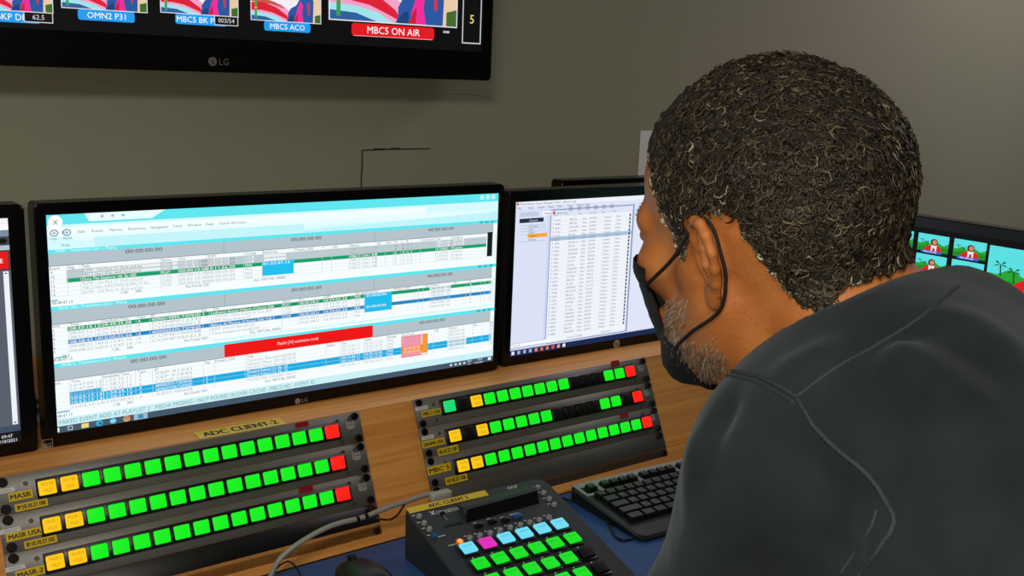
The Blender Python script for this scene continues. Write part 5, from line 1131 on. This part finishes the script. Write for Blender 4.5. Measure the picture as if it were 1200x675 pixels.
# eyebrows and eyes
EB = np.flatnonzero((f_ > .075) & (np.abs(np.abs(l_) - .030) < .019) & (np.abs(u_ - (.026 + .002 * np.cos((np.abs(l_) - .03) * 90))) < .0045)); sd_ = EB[rg.integers(0, len(EB), 350)]; S = HV[sd_]; N0 = HN[sd_]
sg = np.sign(S[:, 1])[:, None]; T = np.concatenate([-.3 * np.ones_like(sg), sg, .35 * np.ones_like(sg)], 1) + rg.normal(size=(350, 3)) * .2; C_ = np.stack([S + (N0 * .10 * math.sin(t * 2) + T * t) * .0032 for t in (0, .33, .66, 1)], 1)
EV, EQ = strands(C_, np.full((350, 1), .00018) * np.array([1, 1, .8, .3])); eb = np_mesh('eyebrows', H2W(EV), EQ, [HAIR], person, BO); attr(eb, 'tone', np.repeat(rg.random(350) * .4, 12))
for s_ in (1, -1):
    mb = MB(); c = np.array([0.0775, s_ * 0.031, 0.0035]); bm = bmesh.new(); bmesh.ops.create_uvsphere(bm, u_segments=24, v_segments=16, radius=0.0125)
    for v in bm.verts: v.co = Vector(c) + v.co
    mb.bm(bm, mat('eye_white', '#d8d2c8', 0.2), True); d = np.array([1, 0, -.25]); d /= np.linalg.norm(d)
    mb.cyl(c + d * .0105, c + d * .0126, .0058, mat('iris_brown', '#2b180c', .2), .005, n=20)
    mb.build('eye', person, fn=lambda p: tuple(H2W(p) - BO))

# ---- face mask
CLOTH = mat('mask_fabric', '#0b0b0d', 0.75, bump=.4, bscale=900)
cl = [(0.108, -0.004), (0.1235, -0.020), (0.129, -0.036), (0.122, -0.058), (0.114, -0.080), (0.100, -0.104), (0.078, -0.1225), (0.058, -0.127)]
ed = [(0.068, 0.0520, -0.016), (0.066, 0.0560, -0.026), (0.064, 0.0570, -0.038), (0.062, 0.0570, -0.052), (0.058, 0.0560, -0.064), (0.052, 0.0540, -0.077), (0.042, 0.050, -0.092), (0.030, 0.044, -0.108)]
NS = 29
from mathutils.bvhtree import BVHTree
bvw = BVHTree.FromPolygons([tuple(p) for p in H2W(HV)], [tuple(int(i) for i in q) for q in HQ])
for i_, (x_, y_) in enumerate([(759, 314), (760, 331), (763, 348), (767, 364), (774, 382), (785, 397), (799, 407), (826, 446)]):
    rr_v = Vector(ray(x_, y_)).normalized(); h_ = bvw.ray_cast(Vector(CAM), rr_v)
    if h_[0] is not None:
        q_ = W2H(np.array(h_[0])); print('mask edge', i_, q_.round(4))
        if q_[0] > 0: ed[i_] = (q_[0], abs(q_[1]), q_[2])
    else: print('mask edge miss', i_)
def mask_pt(i, s):
    f0, z0 = cl[i]; fe, le, ue = ed[i]; a = abs(s); sg = math.copysign(1, s); t = a
    f = f0 + (fe - f0) * t ** 1.2; l = le * (1 - (1 - t) ** 1.3); u = z0 + (ue - z0) * t ** 1.5
    return (f, sg * l, u)
rows_m = []
for i in range((len(cl) - 1) * 4 + 1):
    x = i / 4; a = min(int(x), len(cl) - 2); t = x - a; r0 = [np.array(mask_pt(a, -1 + 2 * k / (NS - 1))) for k in range(NS)]; r1 = [np.array(mask_pt(a + 1, -1 + 2 * k / (NS - 1))) for k in range(NS)]
    rows_m.append([p * (1 - t) + q * t + np.array([0.0005 * math.sin(x * 9 + k), 0, 0]) for k, (p, q) in enumerate(zip(r0, r1))])
G_ = np.array(rows_m); nr, ncol = G_.shape[:2]
# lift the fabric just off the skin where it would sink in
bv = BVHTree.FromPolygons([tuple(p) for p in HV], [tuple(int(i) for i in q) for q in HQ])
for i in range(nr):
    for j in range(ncol):
        loc_, nn, _, dist = bv.find_nearest(Vector(G_[i, j])); dvec = Vector(G_[i, j]) - loc_
        if dvec.dot(nn) < 0.0022: G_[i, j] = np.array(loc_ + nn * 0.0022)
Vm = np.concatenate([G_.reshape(-1, 3), G_.reshape(-1, 3) * 1.0]); nn_ = np.zeros_like(G_); gu = np.gradient(G_, axis=0); gv = np.gradient(G_, axis=1); nn_ = np.cross(gu, gv); nn_ /= np.linalg.norm(nn_, axis=2, keepdims=True)
if (nn_[nr // 3, ncol // 2] @ np.array([1, 0, 0])) < 0: nn_ = -nn_
Vm[:nr * ncol] += nn_.reshape(-1, 3) * .0012; I = np.arange(nr * ncol).reshape(nr, ncol); q1 = np.stack([I[:-1, :-1], I[:-1, 1:], I[1:, 1:], I[1:, :-1]], -1).reshape(-1, 4)
rim = list(I[0, :]) + list(I[1:, -1]) + list(I[-1, -2::-1]) + list(I[-2:0:-1, 0]); q3 = np.array([[rim[k], rim[(k + 1) % len(rim)], rim[(k + 1) % len(rim)] + nr * ncol, rim[k] + nr * ncol] for k in range(len(rim))])
mk = np_mesh('face_mask', H2W(Vm), np.concatenate([q1, q1[:, ::-1] + nr * ncol, q3]), [CLOTH], person, BO); tag(mk, 'black cloth face mask')
for sd in (1, -1):
    P0 = G_[4, -1 if sd > 0 else 0]; P1 = G_[-6, -1 if sd > 0 else 0]
    mid_ = [(0.022, .0785, 0.004), (0.004, .0790, 0.0240), (-0.006, .0775, 0.0370), (-0.020, .0790, 0.032), (-0.0250, .0800, 0.010), (-0.0245, .0780, -0.008), (-0.013, .0740, -0.028), (0.012, .0700, -0.050)]
    pts = [P0] + [np.array([a, sd * b2, c]) for a, b2, c in mid_] + [P1]
    out = []
    for p in pts:
        loc_, n3, _, dist = bv.find_nearest(Vector(p)); d3 = Vector(p) - loc_
        out.append(np.array(loc_ + n3 * 0.0016) if d3.dot(n3) < 0.0016 else p)
    mb = MB(); mb.tube([H2W(p) - BO for p in out], 0.0014, CLOTH, 8, 8); mb.build('ear_loop', mk)

# ---- shirt
def shirt_mat():
    m = bpy.data.materials.new('washed_cotton'); m.use_nodes = True; nt = m.node_tree; b = nt.nodes['Principled BSDF']; L = nt.links
    tc = nt.nodes.new('ShaderNodeTexCoord'); n = nt.nodes.new('ShaderNodeTexNoise'); n.inputs['Scale'].default_value = 13; n.inputs['Detail'].default_value = 6; L.new(tc.outputs['Object'], n.inputs[0])
    cr = nt.nodes.new('ShaderNodeValToRGB'); e = cr.color_ramp.elements; e[0].position = .3; e[0].color = (*lin('#0e1518'), 1); e[1].position = .75; e[1].color = (*lin('#232d32'), 1); L.new(n.outputs['Fac'], cr.inputs[0]); L.new(cr.outputs[0], b.inputs['Base Color'])
    b.inputs['Roughness'].default_value = 0.85; b.inputs['Specular IOR Level'].default_value = 0.2; b.inputs['Sheen Weight'].default_value = 0.12; b.inputs['Sheen Tint'].default_value = (.55, .68, .75, 1)
    w = nt.nodes.new('ShaderNodeTexNoise'); w.inputs['Scale'].default_value = 1400; L.new(tc.outputs['Object'], w.inputs[0])
    bp = nt.nodes.new('ShaderNodeBump'); bp.inputs['Strength'].default_value = .2; bp.inputs['Distance'].default_value = .0008; L.new(w.outputs['Fac'], bp.inputs['Height']); L.new(bp.outputs[0], b.inputs['Normal'])
    return m
SHIRT = shirt_mat()
Fs_ = Field((0.24, -0.28, 0.74), (1.16, 0.84, 1.335), 0.0048); body_sdf(Fs_, 0.006, True, 0.055)
X, Y_, Z = np.meshgrid(*[a.astype(np.float32) for a in Fs_.ax], indexing='ij')
COLLAR = [onY, None]
# collar plane through points at the back and side of the neck
pn = np.array([-0.05, 0.62, 0.78]); pn /= np.linalg.norm(pn); pc = NB + np.array([0.0, 0.0, 0.066])
NAX = HO - NB; NAX = NAX / np.linalg.norm(NAX); tt = (X - NB[0]) * NAX[0] + (Y_ - NB[1]) * NAX[1] + (Z - NB[2]) * NAX[2]
# the neck opening: a tapered tube around the neck axis, open towards the head
dn_x, dn_y, dn_z = X - NB[0] - tt * NAX[0], Y_ - NB[1] - tt * NAX[1], Z - NB[2] - tt * NAX[2]
Fs_.D = smax(Fs_.D, ((X - pc[0]) * pn[0] + (Y_ - pc[1]) * pn[1] + (Z - pc[2]) * pn[2]) + np.clip((np.sqrt(dn_x ** 2 + dn_y ** 2 + dn_z ** 2) - 0.115) * -4, -1, 0).astype(np.float32) , 0.006)
for W_, E_ in ((WL, EL), (WR, ER)):
    d = (W_ - E_) / np.linalg.norm(W_ - E_); near = np.sqrt((X - W_[0]) ** 2 + (Y_ - W_[1]) ** 2 + (Z - W_[2]) ** 2) < .14
    Fs_.D = np.where(near, smax(Fs_.D, (X - W_[0]) * d[0] + (Y_ - W_[1]) * d[1] + (Z - W_[2]) * d[2] + .02, .004), Fs_.D)
pv_t = NB - PV; pv_t /= np.linalg.norm(pv_t); Fs_.D = np.maximum(Fs_.D, -((X - PV[0]) * pv_t[0] + (Y_ - PV[1]) * pv_t[1] + (Z - PV[2]) * pv_t[2] + 0.01))
# folds: soft ridges
def fold(a, b2, amp, w):
    a = np.array(a); b2 = np.array(b2); ba = b2 - a; L2 = ba @ ba; x, y, z = X - a[0], Y_ - a[1], Z - a[2]; t = np.clip((x * ba[0] + y * ba[1] + z * ba[2]) / L2, 0, 1)
    d2 = (x - t * ba[0]) ** 2 + (y - t * ba[1]) ** 2 + (z - t * ba[2]) ** 2; Fs_.D -= (amp * np.exp(-d2 / (w * w)) * np.sin(np.pi * np.clip(t * .94 + .03, 0, 1)) ** .6).astype(np.float32)
def P_at(x, y, z): return CAM + ray(x, y) * z
FOLDS = [((835, 455), (900, 500), .006, .012, .6), ((905, 447), (1000, 400), .005, .013, .6), ((960, 500), (990, 620), -.006, .014, .6), ((1000, 650), (1190, 610), .007, .016, .5), ((830, 500), (815, 600), .005, .012, .6), ((790, 665), (900, 625), .006, .013, .6), ((940, 620), (1020, 660), -.005, .012, .6), ((1060, 470), (1190, 520), .006, .02, .5), ((1045, 398), (1092, 448), .0060, .007, .60), ((1070, 420), (1150, 510), .009, .013, .60), ((930, 470), (1010, 560), .006, .014, .60), ((820, 590), (960, 600), .005, .014, .62), ((810, 540), (930, 520), .005, .012, .62), ((800, 640), (980, 640), .005, .016, .6), ((1060, 600), (1180, 560), .006, .018, .52), ((860, 460), (840, 560), -.005, .012, .60), ((1080, 620), (1190, 640), .007, .015, .5), ((1100, 360), (1190, 420), .005, .016, .64), ((980, 420), (1100, 380), -.004, .014, .66)]
from mathutils.bvhtree import BVHTree as _B
V0, Q0 = Fs_.mesh(); bs = _B.FromPolygons([tuple(p) for p in V0], [tuple(int(i) for i in q) for q in Q0])
def hit(x, y, b=None):
    r = Vector(ray(x, y)); r.normalize(); h_ = (b or bs).ray_cast(Vector(CAM), r); return np.array(h_[0]) if h_[0] is not None else None
for (a, b2, amp, w, z) in FOLDS:
    pa, pb = hit(*a), hit(*b2)
    if pa is not None and pb is not None: fold(pa, pb, amp * 1.5, w)
nz = np.zeros_like(X); r_ = np.random.default_rng(5)
for _ in range(10):
    d = r_.normal(size=3); d /= np.linalg.norm(d); s_ = r_.uniform(18, 60); nz += (np.sin(X * d[0] * s_ + Y_ * d[1] * s_ + Z * d[2] * s_ + r_.uniform(0, 6.28) + 1.5 * np.sin(X * 14 + Y_ * 9 + d[0] * 5)) * (14 / s_)).astype(np.float32)
Fs_.D -= nz * .0018
SV, SQ = Fs_.mesh(); shirt = np_mesh('shirt', SV, SQ, [SHIRT], person, BO); tag(shirt, 'dark washed charcoal cotton shirt')
sbv = _B.FromPolygons([tuple(p) for p in SV], [tuple(int(i) for i in q) for q in SQ])
SEAM = mat('shirt_seam', '#232c31', 0.8, bump=.5, bscale=600)
def seam(pts, r=0.0022, sub=7):
    """a raised seam lying on the cloth between the given places"""
    P = []
    for i in range(len(pts) - 1):
        for k in range(sub): t = k / sub; P.append((pts[i][0] * (1 - t) + pts[i + 1][0] * t, pts[i][1] * (1 - t) + pts[i + 1][1] * t))
    P.append(pts[-1]); Q_ = [hit(*p, sbv) for p in P]; Q_ = [q for q in Q_ if q is not None]
    if len(Q_) < 3: return
    mb = MB(); mb.tube([q - BO for q in Q_], r, SEAM, 8, 2); mb.build('seam', shirt)
seam([(834, 437), (850, 434), (869, 437), (887, 441), (904, 448), (919, 456), (933, 465)], .0015); seam([(838, 444), (854, 440), (870, 443), (887, 448), (902, 455), (917, 463), (929, 471)], .0010)
seam([(933, 465), (943, 482), (953, 499), (970, 517), (988, 533), (1004, 545), (1018, 558), (1029, 572), (1038, 588), (1046, 602), (1048, 612), (1043, 625), (1033, 638), (1022, 655), (1008, 672), (985, 712)], .0014)
seam([(1027, 598), (1022, 615), (1012, 632), (1000, 650), (985, 672)], .0010)
seam([(933, 465), (958, 446), (978, 432), (998, 420), (1018, 410), (1038, 398), (1058, 386), (1077, 373), (1093, 360), (1107, 348), (1122, 336)], .0012)
# ---- trousers and shoes
Ft = Field((0.36, -0.42, 0.02), (0.92, 0.16, 1.04), 0.010)
Ft.cap(PV + np.array([-.07, 0, -.01]), PV + np.array([.07, 0, -.01]), .115, None, .03)
for s_ in (-1, 1):
    hip = PV + np.array([s_ * .09, -.02, -.06]); kn = np.array([PV[0] + s_ * .11, -.10, .50]); an = np.array([PV[0] + s_ * .12, -.20, .09]); Ft.cap(hip, kn, .095, .066, .03); Ft.cap(kn, an, .064, .050, .02)
TV2, TQ2 = Ft.mesh(); np_mesh('trousers', TV2, TQ2, [mat('dark_trousers', '#1b1d22', .85, bump=.3, bscale=500)], person, BO)
for s_ in (-1, 1):
    Fk = Field((PV[0] + s_ * .12 - .08, -.32, -.004), (PV[0] + s_ * .12 + .08, .08, .16), .005); c = PV[0] + s_ * .12
    Fk.cap((c, -.24, .045), (c, -.05, .036), .044, .040, .02); Fk.cap((c, -.22, .06), (c, -.2, .12), .045, .042, .02)
    Xk, Yk, Zk = np.meshgrid(*Fk.ax, indexing='ij'); Fk.D = np.maximum(Fk.D, -(Zk - .002)); v_, q_ = Fk.mesh(); np_mesh('shoe', v_, q_, [mat('black_leather', '#101010', .35)], person, BO)
